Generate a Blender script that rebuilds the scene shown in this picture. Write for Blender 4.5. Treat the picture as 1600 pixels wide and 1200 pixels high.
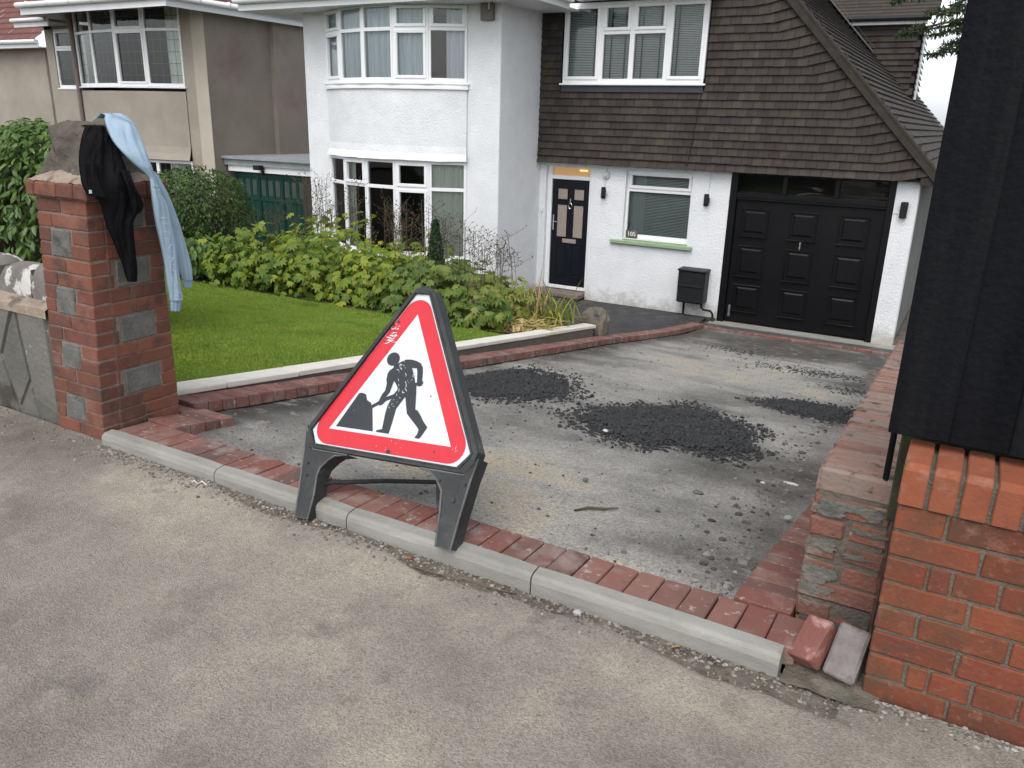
import bpy, math, random
import numpy as np
from mathutils import Vector, Matrix
random.seed(7); rng = np.random.default_rng(7)
for o in list(bpy.data.objects): bpy.data.objects.remove(o, do_unlink=True)
S = bpy.context.scene
COL = S.collection
rad = math.radians

# ------------------------------------------------------------ camera, sky, sun
def look(pitch, roll, yaw):
    cy, sy = math.cos(yaw), math.sin(yaw)
    w = Vector((sy*math.cos(pitch), cy*math.cos(pitch), -math.sin(pitch)))
    r0 = Vector((cy, -sy, 0)); d0 = w.cross(r0)
    r = r0*math.cos(roll)+d0*math.sin(roll); d = -r0*math.sin(roll)+d0*math.cos(roll)
    return Matrix((r, -d, -w)).transposed()
cam_d = bpy.data.cameras.new('camera'); cam = bpy.data.objects.new('camera', cam_d); COL.objects.link(cam)
cam.matrix_world = Matrix.Translation((0, 0, 1.6)) @ look(rad(18.2125), rad(-1.56722), rad(-29.46063)).to_4x4()
cam_d.sensor_width = 36; cam_d.lens = 1251.56/1600*36; cam_d.clip_start = .05; cam_d.clip_end = 2000
S.camera = cam
W = bpy.data.worlds.new('World'); S.world = W; W.use_nodes = True
nt = W.node_tree; nt.nodes.clear()
wo = nt.nodes.new('ShaderNodeOutputWorld'); bg = nt.nodes.new('ShaderNodeBackground')
sky = nt.nodes.new('ShaderNodeTexSky'); sky.sky_type = 'NISHITA'; sky.sun_disc = False
SUN_EL, SUN_AZ = 55, 168         # overcast: very soft sun from behind the camera
sky.sun_elevation = rad(SUN_EL); sky.sun_rotation = rad(SUN_AZ); sky.air_density = 1.0; sky.dust_density = 3.0
hs = nt.nodes.new('ShaderNodeHueSaturation'); hs.inputs['Saturation'].default_value = .28; hs.inputs['Value'].default_value = 1.5
# cloud cover, brighter and darker patches
tc = nt.nodes.new('ShaderNodeTexCoord'); cn = nt.nodes.new('ShaderNodeTexNoise'); cn.inputs['Scale'].default_value = 2.5; cn.inputs['Detail'].default_value = 6
cr = nt.nodes.new('ShaderNodeMapRange'); cr.inputs['From Min'].default_value = .3; cr.inputs['From Max'].default_value = .7; cr.inputs['To Min'].default_value = .8; cr.inputs['To Max'].default_value = 1.2
mx = nt.nodes.new('ShaderNodeVectorMath'); mx.operation = 'SCALE'
nt.links.new(tc.outputs['Generated'], cn.inputs['Vector']); nt.links.new(cn.outputs['Fac'], cr.inputs['Value'])
nt.links.new(sky.outputs[0], hs.inputs['Color']); nt.links.new(hs.outputs[0], mx.inputs[0]); nt.links.new(cr.outputs[0], mx.inputs['Scale'])
sxyz = nt.nodes.new('ShaderNodeSeparateXYZ'); nt.links.new(tc.outputs['Generated'], sxyz.inputs[0])
hb = nt.nodes.new('ShaderNodeMapRange'); hb.interpolation_type = 'SMOOTHSTEP'; hb.inputs['From Min'].default_value = -.02; hb.inputs['From Max'].default_value = .42; hb.inputs['To Min'].default_value = 1; hb.inputs['To Max'].default_value = 0
nt.links.new(sxyz.outputs[2], hb.inputs['Value'])
hc = nt.nodes.new('ShaderNodeVectorMath'); hc.operation = 'SCALE'; hc.inputs[0].default_value = (3.3, 3.6, 3.85); nt.links.new(hb.outputs[0], hc.inputs['Scale'])
ad = nt.nodes.new('ShaderNodeVectorMath'); ad.operation = 'ADD'; nt.links.new(mx.outputs[0], ad.inputs[0]); nt.links.new(hc.outputs[0], ad.inputs[1])
nt.links.new(ad.outputs[0], bg.inputs[0]); bg.inputs[1].default_value = .15
nt.links.new(bg.outputs[0], wo.inputs[0])
sd = bpy.data.lights.new('sun', 'SUN'); sd.energy = 1.0; sd.angle = rad(45); sd.color = (1, .97, .93)
sun = bpy.data.objects.new('sun', sd); COL.objects.link(sun)
az = rad(SUN_AZ); el = rad(SUN_EL)
sdir = Vector((math.sin(az)*math.cos(el), math.cos(az)*math.cos(el), math.sin(el)))
sun.rotation_euler = sdir.to_track_quat('Z', 'Y').to_euler()
S.view_settings.view_transform = 'Standard'; S.view_settings.look = 'None'
S.view_settings.exposure = .03; S.view_settings.gamma = 1
S.render.engine = 'CYCLES'

# ------------------------------------------------------------ materials
def mat(name, cols, scale=5, detail=6, rough=.85, bump=.0, bscale=60, attr=0., spots=None, metal=0, spec=.3,
        stretch=None, grime=None, bdist=.01, patches=None, trans=0, sheen=0, coat=0, bump2=None, agg=None):
    """cols: ramp colours; attr: how much of the ramp comes from the per-piece value 'rnd'
    spots: (colour, scale, threshold, softness); patches: list of the same, laid one over another"""
    m = bpy.data.materials.new(name); m.use_nodes = True; t = m.node_tree; N = t.nodes; L = t.links
    b = N['Principled BSDF']; b.inputs['Roughness'].default_value = rough; b.inputs['Metallic'].default_value = metal
    b.inputs['Specular IOR Level'].default_value = spec
    co = N.new('ShaderNodeTexCoord'); vec = co.outputs['Object']
    if stretch:
        mp = N.new('ShaderNodeMapping'); mp.inputs['Scale'].default_value = stretch; L.new(vec, mp.inputs[0]); svec = mp.outputs[0]
    else: svec = vec
    n = N.new('ShaderNodeTexNoise'); n.inputs['Scale'].default_value = scale; n.inputs['Detail'].default_value = detail; n.inputs['Roughness'].default_value = .65
    L.new(svec, n.inputs['Vector'])
    mr = N.new('ShaderNodeMapRange'); mr.inputs['From Min'].default_value = .28; mr.inputs['From Max'].default_value = .72; L.new(n.outputs['Fac'], mr.inputs[0])
    f = mr.outputs[0]
    if attr > 0:
        a = N.new('ShaderNodeAttribute'); a.attribute_name = 'rnd'
        mi = N.new('ShaderNodeMix'); mi.data_type = 'FLOAT'; mi.inputs[0].default_value = attr
        L.new(f, mi.inputs[2]); L.new(a.outputs['Fac'], mi.inputs[3]); f = mi.outputs[0]
    r = N.new('ShaderNodeValToRGB'); e = r.color_ramp.elements
    k = len(cols)
    while len(e) < k: e.new(.5)
    for i, c in enumerate(cols):
        e[i].position = i/(k-1) if k > 1 else 0; e[i].color = (*c, 1)
    L.new(f, r.inputs[0]); c_out = r.outputs[0]
    allp = ([spots] if spots else []) + (patches or [])
    for (pc, ps, th, so) in allp:
        pn = N.new('ShaderNodeTexNoise'); pn.inputs['Scale'].default_value = ps; pn.inputs['Detail'].default_value = 5; pn.inputs['Roughness'].default_value = .6
        L.new(vec, pn.inputs['Vector'])
        pm = N.new('ShaderNodeMapRange'); pm.inputs['From Min'].default_value = th; pm.inputs['From Max'].default_value = th+so; L.new(pn.outputs['Fac'], pm.inputs[0])
        mc = N.new('ShaderNodeMix'); mc.data_type = 'RGBA'; L.new(pm.outputs[0], mc.inputs[0]); L.new(c_out, mc.inputs[6]); mc.inputs[7].default_value = (*pc, 1)
        c_out = mc.outputs[2]
    if agg:                 # grains of stone of differing tone: (scale, lowest, highest)
        dist = N.new('ShaderNodeTexNoise'); dist.inputs['Scale'].default_value = agg[0]*.7; L.new(vec, dist.inputs['Vector'])
        va = N.new('ShaderNodeVectorMath'); va.operation = 'SCALE'; va.inputs['Scale'].default_value = 1.2/agg[0]; L.new(dist.outputs['Color'], va.inputs[0])
        vb = N.new('ShaderNodeVectorMath'); vb.operation = 'ADD'; L.new(vec, vb.inputs[0]); L.new(va.outputs[0], vb.inputs[1])
        vo = N.new('ShaderNodeTexVoronoi'); vo.inputs['Scale'].default_value = agg[0]; L.new(vb.outputs[0], vo.inputs['Vector'])
        sx = N.new('ShaderNodeSeparateColor'); L.new(vo.outputs['Color'], sx.inputs[0])
        am = N.new('ShaderNodeMapRange'); am.inputs['To Min'].default_value = agg[1]; am.inputs['To Max'].default_value = agg[2]; L.new(sx.outputs[0], am.inputs[0])
        sc_ = N.new('ShaderNodeVectorMath'); sc_.operation = 'SCALE'; L.new(c_out, sc_.inputs[0]); L.new(am.outputs[0], sc_.inputs['Scale']); c_out = sc_.outputs[0]
    if grime:               # splash dirt on the lowest part, ragged upper edge: (height, colour)
        sz = N.new('ShaderNodeSeparateXYZ'); L.new(vec, sz.inputs[0]); gn = N.new('ShaderNodeTexNoise'); gn.inputs['Scale'].default_value = 5; gn.inputs['Detail'].default_value = 8; gn.inputs['Roughness'].default_value = .75; L.new(vec, gn.inputs['Vector'])
        m1 = N.new('ShaderNodeMath'); m1.operation = 'MULTIPLY_ADD'; m1.inputs[1].default_value = 1.0; L.new(gn.outputs['Fac'], m1.inputs[0]); m1.inputs[2].default_value = -.5
        m2 = N.new('ShaderNodeMath'); m2.operation = 'ADD'; L.new(sz.outputs[2], m2.inputs[0]); L.new(m1.outputs[0], m2.inputs[1])
        gm = N.new('ShaderNodeMapRange'); gm.inputs['From Min'].default_value = grime[0]; gm.inputs['From Max'].default_value = 0; gm.inputs['To Max'].default_value = .75; L.new(m2.outputs[0], gm.inputs[0])
        gx = N.new('ShaderNodeMix'); gx.data_type = 'RGBA'; L.new(gm.outputs[0], gx.inputs[0]); L.new(c_out, gx.inputs[6]); gx.inputs[7].default_value = (*grime[1], 1); c_out = gx.outputs[2]
    L.new(c_out, b.inputs['Base Color'])
    if bump:
        bn = N.new('ShaderNodeTexNoise'); bn.inputs['Scale'].default_value = bscale; bn.inputs['Detail'].default_value = 5
        L.new(vec, bn.inputs['Vector'])
        bb = N.new('ShaderNodeBump'); bb.inputs['Strength'].default_value = bump; bb.inputs['Distance'].default_value = bdist
        L.new(bn.outputs['Fac'], bb.inputs['Height'])
        if bump2:
            b2n = N.new('ShaderNodeTexNoise'); b2n.inputs['Scale'].default_value = bump2[1]; b2n.inputs['Detail'].default_value = 3; L.new(vec, b2n.inputs['Vector'])
            b2 = N.new('ShaderNodeBump'); b2.inputs['Strength'].default_value = bump2[0]; b2.inputs['Distance'].default_value = bump2[2]
            L.new(b2n.outputs['Fac'], b2.inputs['Height']); L.new(b2.outputs[0], bb.inputs['Normal'])
        L.new(bb.outputs[0], b.inputs['Normal'])
    if trans:
        b.inputs['Transmission Weight'].default_value = 0
        tr = N.new('ShaderNodeBsdfTranslucent'); ms = N.new('ShaderNodeMixShader'); ms.inputs[0].default_value = trans
        L.new(c_out, tr.inputs[0]); L.new(b.outputs[0], ms.inputs[1]); L.new(tr.outputs[0], ms.inputs[2])
        L.new(ms.outputs[0], N['Material Output'].inputs[0])
    if sheen: b.inputs['Sheen Weight'].default_value = sheen
    if coat: b.inputs['Coat Weight'].default_value = coat
    return m

def node_mix_region(m, axis_expr):
    return m

M = {}
M['pave'] = mat('pavement_asphalt', [(.115,.102,.086),(.205,.184,.155),(.29,.264,.224),(.42,.378,.30)], 5, 14, .93, 1., 170, bdist=.008, bump2=(.25, 45, .006), agg=(150, .80, 1.16),
    attr=.66, patches=[((.15,.137,.123), 4.1, .58, .2), ((.32,.30,.26), 6.5, .58, .2), ((.40,.38,.34), 75, .66, .06), ((.12,.11,.095), 60, .65, .06), ((.15,.135,.115), 150, .56, .14)])
M['sub'] = mat('sub_base', [(.052,.047,.041),(.125,.118,.108),(.24,.232,.216),(.345,.333,.305),(.44,.375,.255)], 4.4, 14, .95, 1., 130, bdist=.008, bump2=(.5, 22, .010), stretch=(1,.7,1), agg=(120, .68, 1.24),
    attr=.78, patches=[((.14,.13,.12), 5.3, .60, .2), ((.36,.345,.32), 7.3, .58, .2), ((.40,.38,.35), 95, .68, .05), ((.12,.11,.10), 75, .64, .08)])
M['path'] = mat('dark_path', [(.03,.03,.034),(.05,.05,.053),(.085,.08,.074)], 5, 12, .85, .9, 60, agg=(70, .6, 1.4), patches=[((.12,.095,.065), 1.2, .6, .1)])
M['soil'] = mat('soil', [(.04,.03,.022),(.07,.055,.04)], 6, 8, .95, .8, 40)
M['dirt'] = mat('kerb_dirt', [(.07,.06,.048),(.13,.112,.09),(.2,.178,.145)], 9, 10, .95, .9, 80, patches=[((.045,.04,.034), 5, .55, .1)])
M['kerb'] = mat('kerb_concrete', [(.20,.197,.177),(.27,.264,.237),(.33,.326,.296)], 7, 8, .85, .35, 120, stretch=(.4,1,2), spots=((.15,.14,.115), 3, .62, .12))
M['paver'] = mat('red_paver', [(.095,.072,.067),(.15,.08,.067),(.23,.12,.10),(.19,.075,.06),(.175,.10,.087)], 7, 8, .88, .6, 140, attr=.72, bdist=.003, patches=[((.30,.235,.21), 6, .52, .25),((.36,.31,.285), 28, .6, .1),((.10,.07,.06), 17, .63, .1)])
M['brick'] = mat('orange_brick', [(.065,.042,.030),(.135,.045,.026),(.225,.066,.032),(.18,.050,.028),(.105,.042,.030)], 8, 9, .85, .6, 90, attr=.75, bdist=.004,
    patches=[((.09,.055,.035), 3.5, .50, .2), ((.27,.125,.08), 11, .60, .15), ((.09,.055,.04), 20, .60, .1), ((.2,.08,.05), 60, .58, .1)])
M['brick_cope'] = mat('orange_brick_coping', [(.185,.060,.033),(.275,.085,.042),(.22,.065,.035)], 8, 9, .85, .6, 90, attr=.6, bdist=.004,
    patches=[((.34,.20,.15), 6, .50, .2), ((.11,.065,.04), 14, .6, .12), ((.2,.09,.06), 60, .58, .1)])
M['brick_old'] = mat('old_brick', [(.10,.07,.06),(.17,.085,.065),(.23,.095,.07),(.15,.08,.065)], 8, 9, .93, .9, 60, attr=.6, bdist=.008,
    patches=[((.22,.19,.165), 6, .53, .14), ((.08,.065,.055), 9, .57, .1), ((.30,.27,.24), 13, .62, .08)])
M['brick_pier'] = mat('pier_brick', [(.08,.046,.038),(.135,.056,.040),(.205,.078,.050),(.16,.060,.043),(.105,.052,.042)], 8, 9, .88, .6, 80, attr=.75, bdist=.004,
    patches=[((.24,.125,.095), 5, .54, .2), ((.08,.05,.042), 8, .52, .16), ((.16,.08,.06), 60, .57, .1)])
M['mortar'] = mat('mortar', [(.10,.09,.07),(.165,.15,.12)], 20, 8, .95, .7, 110, spots=((.09,.095,.06), 6, .58, .1))
M['mortar_lt'] = mat('pale_mortar', [(.22,.17,.13),(.36,.30,.24)], 14, 8, .95, .8, 60, bdist=.01, spots=((.13,.10,.085), 8, .55, .1))
M['mortar_pier'] = mat('pier_mortar', [(.15,.11,.09),(.27,.22,.18)], 20, 8, .95, .6, 110)
M['stone'] = mat('dark_stone', [(.075,.07,.062),(.12,.113,.1),(.17,.16,.145)], 6, 9, .9, .7, 40, patches=[((.05,.05,.05), 9, .6, .1), ((.3,.3,.27), 26, .7, .05)])
M['blockstone'] = mat('grey_block_stone', [(.085,.085,.078),(.13,.128,.118),(.18,.175,.16)], 9, 9, .9, .6, 60, patches=[((.05,.052,.048), 7, .58, .12), ((.33,.33,.3), 60, .7, .04)])
M['wallstone'] = mat('crazy_stone', [(.09,.088,.08),(.14,.135,.12),(.19,.18,.16)], 5, 9, .9, .7, 40, attr=.5, patches=[((.06,.055,.045), 3, .58, .1), ((.42,.40,.36), 9, .63, .05)])
M['capstone'] = mat('rough_cap_stone', [(.065,.057,.048),(.105,.092,.077),(.15,.135,.112)], 9, 10, .95, 1.0, 26, bdist=.02, patches=[((.055,.05,.045), 9, .57, .1), ((.42,.40,.36), 35, .69, .05)])
M['coping'] = mat('cream_coping', [(.62,.60,.53),(.72,.70,.63)], 9, 7, .8, .25, 90, spots=((.42,.38,.29), 5, .66, .12))
M['wallgrey'] = mat('retaining_wall', [(.12,.105,.085),(.16,.14,.115)], 5, 8, .9, .4, 60)
M['white'] = mat('white_roughcast', [(.66,.68,.695),(.76,.775,.79)], 2.5, 8, .85, .7, 30, bdist=.016, grime=(.30, (.33,.31,.26)), bump2=(.5, 90, .006), patches=[((.62,.63,.62), 1.6, .66, .15)])
M['upvc'] = mat('white_frame', [(.78,.79,.80),(.82,.83,.84)], 3, 4, .35, spec=.5)
M['green_sill'] = mat('green_sill', [(.24,.33,.20),(.30,.40,.26)], 12, 6, .7, .3, 80)
M['tile'] = mat('brown_hanging_tile', [(.029,.025,.024),(.039,.033,.031),(.049,.041,.038),(.058,.049,.042),(.080,.068,.056)], 3, 8, .85, .5, 70, attr=.52, spec=.2, bdist=.004, stretch=(3,1,.6),
    patches=[((.075,.065,.042), .8, .54, .2), ((.04,.03,.03), 2.4, .6, .1), ((.085,.08,.07), 30, .66, .1)])
M['rtile'] = mat('roof_tile', [(.040,.034,.031),(.055,.046,.041),(.075,.063,.055)], 2, 8, .8, .4, 70, attr=.6)
M['verge'] = mat('verge_cement', [(.028,.024,.020),(.05,.042,.035)], 7, 8, .9, .6, 50)
M['lead'] = mat('lead', [(.10,.105,.11),(.2,.205,.21)], 4, 8, .45, .2, 30, metal=.3)
M['roughgrey'] = mat('grey_render', [(.28,.25,.21),(.34,.305,.255),(.39,.355,.30)], .9, 8, .95, .8, 130, bdist=.01, patches=[((.24,.205,.18), .45, .52, .2), ((.36,.325,.265), .7, .6, .1)])
M['brownrender'] = mat('brown_stained_render', [(.22,.185,.155),(.29,.255,.215)], .8, 8, .95, .9, 110, bdist=.012, patches=[((.20,.145,.13), .7, .5, .2)])
M['redroof'] = mat('red_roof', [(.12,.052,.045),(.17,.075,.062)], 4, 8, .85, .4, 60, attr=.5)
M['fascia'] = mat('white_fascia', [(.70,.72,.72),(.78,.79,.79)], 3, 5, .4, spec=.45)
M['soffit'] = mat('soffit', [(.55,.56,.55),(.62,.63,.62)], 3, 5, .6)
M['greendoor'] = mat('green_door', [(.003,.028,.022),(.005,.042,.031)], 3, 6, .5, .15, 60)
M['feltgrey'] = mat('felt_grey', [(.22,.24,.25),(.32,.34,.35)], 3, 8, .7, .3, 50)
M['garage'] = mat('black_garage_paint', [(.003,.0035,.005),(.007,.007,.008)], 2, 8, .38, .12, 70, spec=.22, patches=[((.014,.012,.010), 1.4, .58, .25)], attr=0)
M['doorblue'] = mat('dark_blue_door', [(.004,.006,.010),(.006,.008,.013)], 3, 4, .4, spec=.25)
M['blackplastic'] = mat('black_plastic', [(.010,.011,.013),(.017,.018,.02)], 9, 7, .5, .3, 80, spec=.25)
M['frost'] = mat('frosted_glass', [(.28,.235,.20),(.34,.29,.25)], 30, 4, .25, .4, 160, spec=.5)
M['chrome'] = mat('chrome', [(.6,.6,.6),(.7,.7,.7)], 3, 2, .25, metal=1)
M['steel'] = mat('galvanised', [(.12,.12,.12),(.22,.22,.22)], 12, 4, .5, metal=.6)
M['wire'] = mat('wire', [(.45,.46,.46),(.5,.5,.5)], 3, 2, .5)
M['mauve'] = mat('step_stone', [(.16,.12,.115),(.22,.17,.16)], 9, 8, .8, .4, 80)
M['alarm'] = mat('alarm_box', [(.15,.135,.12),(.22,.2,.18)], 6, 5, .6)
M['curtain'] = mat('curtain_cream', [(.70,.68,.63),(.80,.785,.74)], 3, 4, .9, stretch=(8,8,.4))
M['net'] = mat('curtain_grey', [(.56,.59,.64),(.76,.79,.83)], 2, 4, .9, stretch=(8,8,.4))
M['blind'] = mat('blind', [(.50,.53,.53),(.58,.60,.60)], 3, 3, .6)
M['room'] = mat('dark_room', [(.012,.012,.014),(.022,.022,.022)], 2, 3, .9)
M['ply'] = mat('lit_hall_wall', [(.30,.2,.11),(.36,.25,.14)], 2, 3, .9)
M['fence'] = mat('black_fence', [(.003,.0035,.005),(.006,.0065,.0085),(.014,.0145,.016)], 2.2, 10, .7, .45, 50, stretch=(8,8,.5), attr=.3, spec=.10, patches=[((.022,.021,.018), 2.6, .66, .14), ((.045,.04,.033), 30, .74, .05)])
M['mossboard'] = mat('mossy_board', [(.03,.033,.02),(.06,.06,.04)], 8, 8, .95, .6, 50, spots=((.05,.065,.012), 6, .52, .1))
M['tarmac'] = mat('loose_tarmac', [(.011,.012,.013),(.02,.021,.023),(.045,.045,.046)], 60, 4, .55, .4, 200, attr=.6, spec=.5)
M['gravel'] = mat('gravel', [(.07,.06,.052),(.15,.135,.115),(.24,.22,.19),(.36,.34,.31)], 30, 3, .9, attr=.85)
M['rubble'] = mat('rubble', [(.035,.033,.032),(.08,.075,.07),(.17,.16,.15),(.3,.29,.27)], 30, 3, .9, attr=.85)
M['pebble'] = mat('pale_stone', [(.28,.29,.30),(.42,.43,.44)], 20, 5, .8, .3, 60)
M['whitechip'] = mat('white_chip', [(.45,.44,.41),(.62,.6,.57)], 20, 5, .8, .3, 60)
M['leafor'] = mat('orange_leaf', [(.45,.22,.05),(.5,.3,.1)], 20, 3, .7)
M['twig'] = mat('twig', [(.10,.075,.05),(.17,.13,.09)], 20, 5, .9, .3, 60)
M['redface'] = mat('sign_red', [(.50,.022,.035),(.58,.03,.045)], 5, 6, .42, .1, 60, spec=.4, patches=[((.62,.20,.20), 9, .69, .1), ((.7,.5,.48), 38, .73, .03)])
M['whiteface'] = mat('sign_white', [(.55,.59,.64),(.61,.65,.69)], 5, 6, .5, .08, 60, spec=.4, patches=[((.45,.46,.46), 26, .71, .06), ((.55,.58,.6), 6, .6, .15)])
M['blackface'] = mat('sign_black', [(.022,.025,.03),(.035,.038,.043)], 5, 6, .45, .08, 60, spec=.4, patches=[((.3,.32,.34), 55, .74, .03)])
M['scratch'] = mat('scratch', [(.6,.61,.62),(.66,.68,.7)], 30, 3, .6)
M['signframe'] = mat('recycled_plastic', [(.017,.018,.019),(.030,.033,.034),(.055,.058,.058)], 7, 10, .52, .35, 60, spec=.4, patches=[((.14,.14,.135), 14, .66, .1), ((.2,.05,.05), 30, .74, .03)])
M['signedge'] = mat('worn_edge', [(.07,.07,.07),(.16,.155,.15)], 12, 8, .6, .3, 60)
M['tshirt'] = mat('black_cotton', [(.007,.007,.008),(.013,.013,.014)], 6, 5, 1., .4, 70, spec=.05)
M['hoodie'] = mat('light_blue_jersey', [(.28,.39,.49),(.35,.46,.56)], 5, 5, .95, .2, 300, sheen=.1, spec=.2)
M['hoodie_dk'] = mat('light_blue_cuff', [(.24,.36,.46),(.29,.42,.53)], 5, 5, .95, .3, 300, spec=.2)
M['print'] = mat('white_print', [(.48,.55,.6),(.55,.62,.67)], 5, 3, .8)
M['grass'] = mat('lawn_blades', [(.18,.27,.040),(.235,.33,.05),(.30,.385,.07)], 1.2, 6, .6, attr=.45, trans=.25, patches=[((.28,.34,.055), .9, .55, .2), ((.13,.22,.03), 1.7, .55, .2)])
M['lawnbase'] = mat('lawn_base', [(.09,.16,.016),(.13,.21,.024)], 3, 8, .95, .8, 90)
M['leaf_bed'] = mat('lobed_leaf', [(.03,.07,.012),(.08,.145,.016),(.16,.235,.02),(.27,.31,.028),(.42,.37,.045)], 1.1, 4, .5, attr=.62, trans=.3, spec=.4)
M['leaf_bed_dk'] = mat('lobed_leaf_dark', [(.03,.07,.015),(.07,.13,.022),(.13,.195,.03),(.20,.24,.04),(.30,.21,.09)], 1.1, 4, .5, attr=.62, trans=.3, spec=.4)
M['leaf_hedge'] = mat('hedge_leaf', [(.025,.058,.01),(.048,.105,.016),(.09,.165,.026),(.15,.22,.045)], 1.3, 4, .42, attr=.7, trans=.25, spec=.5)
M['leaf_bush'] = mat('bush_leaf', [(.022,.05,.013),(.038,.08,.018),(.07,.125,.026),(.12,.17,.04)], 1.3, 4, .5, attr=.7, trans=.25, spec=.4)
M['stem'] = mat('dry_stem', [(.075,.06,.035),(.14,.11,.07)], 9, 4, .9, attr=.5)
M['seed'] = mat('seed_head', [(.055,.045,.03),(.12,.095,.06)], 9, 4, .9, attr=.7)
M['iris'] = mat('strappy_leaf', [(.08,.14,.03),(.16,.21,.04),(.38,.36,.07),(.52,.38,.17),(.60,.48,.30)], 3, 4, .7, attr=.85, trans=.2)
M['needle'] = mat('conifer_needle', [(.012,.028,.012),(.022,.045,.017),(.035,.065,.02),(.16,.17,.045)], 2, 4, .6, attr=.75)
M['bark'] = mat('bark', [(.05,.04,.03),(.09,.07,.05)], 9, 8, .95, .8, 30)
M['rock'] = mat('rock', [(.085,.075,.062),(.15,.13,.105),(.21,.175,.135)], 5, 9, .9, .8, 20, bdist=.03, spots=((.06,.06,.06), 4, .56, .1))
def glass():
    m = bpy.data.materials.new('window_glass'); m.use_nodes = True; N = m.node_tree.nodes; L = m.node_tree.links
    N.remove(N['Principled BSDF'])
    g = N.new('ShaderNodeBsdfGlossy'); g.inputs['Roughness'].default_value = .03
    t = N.new('ShaderNodeBsdfTransparent'); t.inputs[0].default_value = (.80,.86,.85,1)
    fr = N.new('ShaderNodeFresnel'); fr.inputs['IOR'].default_value = 1.5
    no = N.new('ShaderNodeTexNoise'); no.inputs['Scale'].default_value = 1.3; bp = N.new('ShaderNodeBump'); bp.inputs['Strength'].default_value = .03; bp.inputs['Distance'].default_value = .3
    L.new(no.outputs['Fac'], bp.inputs['Height']); L.new(bp.outputs[0], g.inputs['Normal'])
    ma = N.new('ShaderNodeMath'); ma.operation = 'MULTIPLY'; ma.inputs[1].default_value = 1.5; ma.use_clamp = True
    L.new(fr.outputs[0], ma.inputs[0])
    ms = N.new('ShaderNodeMixShader'); L.new(ma.outputs[0], ms.inputs[0]); L.new(t.outputs[0], ms.inputs[1]); L.new(g.outputs[0], ms.inputs[2])
    L.new(ms.outputs[0], N['Material Output'].inputs[0]); return m
M['glass'] = glass()
def emis(name, c, s):
    m = mat(name, [c, c], 3, 2, .6); b = m.node_tree.nodes['Principled BSDF']
    b.inputs['Emission Color'].default_value = (*c, 1); b.inputs['Emission Strength'].default_value = s; return m
M['lit'] = emis('lit_fanlight', (.50,.30,.13), .45)
M['litlamp'] = emis('hall_lamp', (1.,.62,.25), 1.2)

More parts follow.
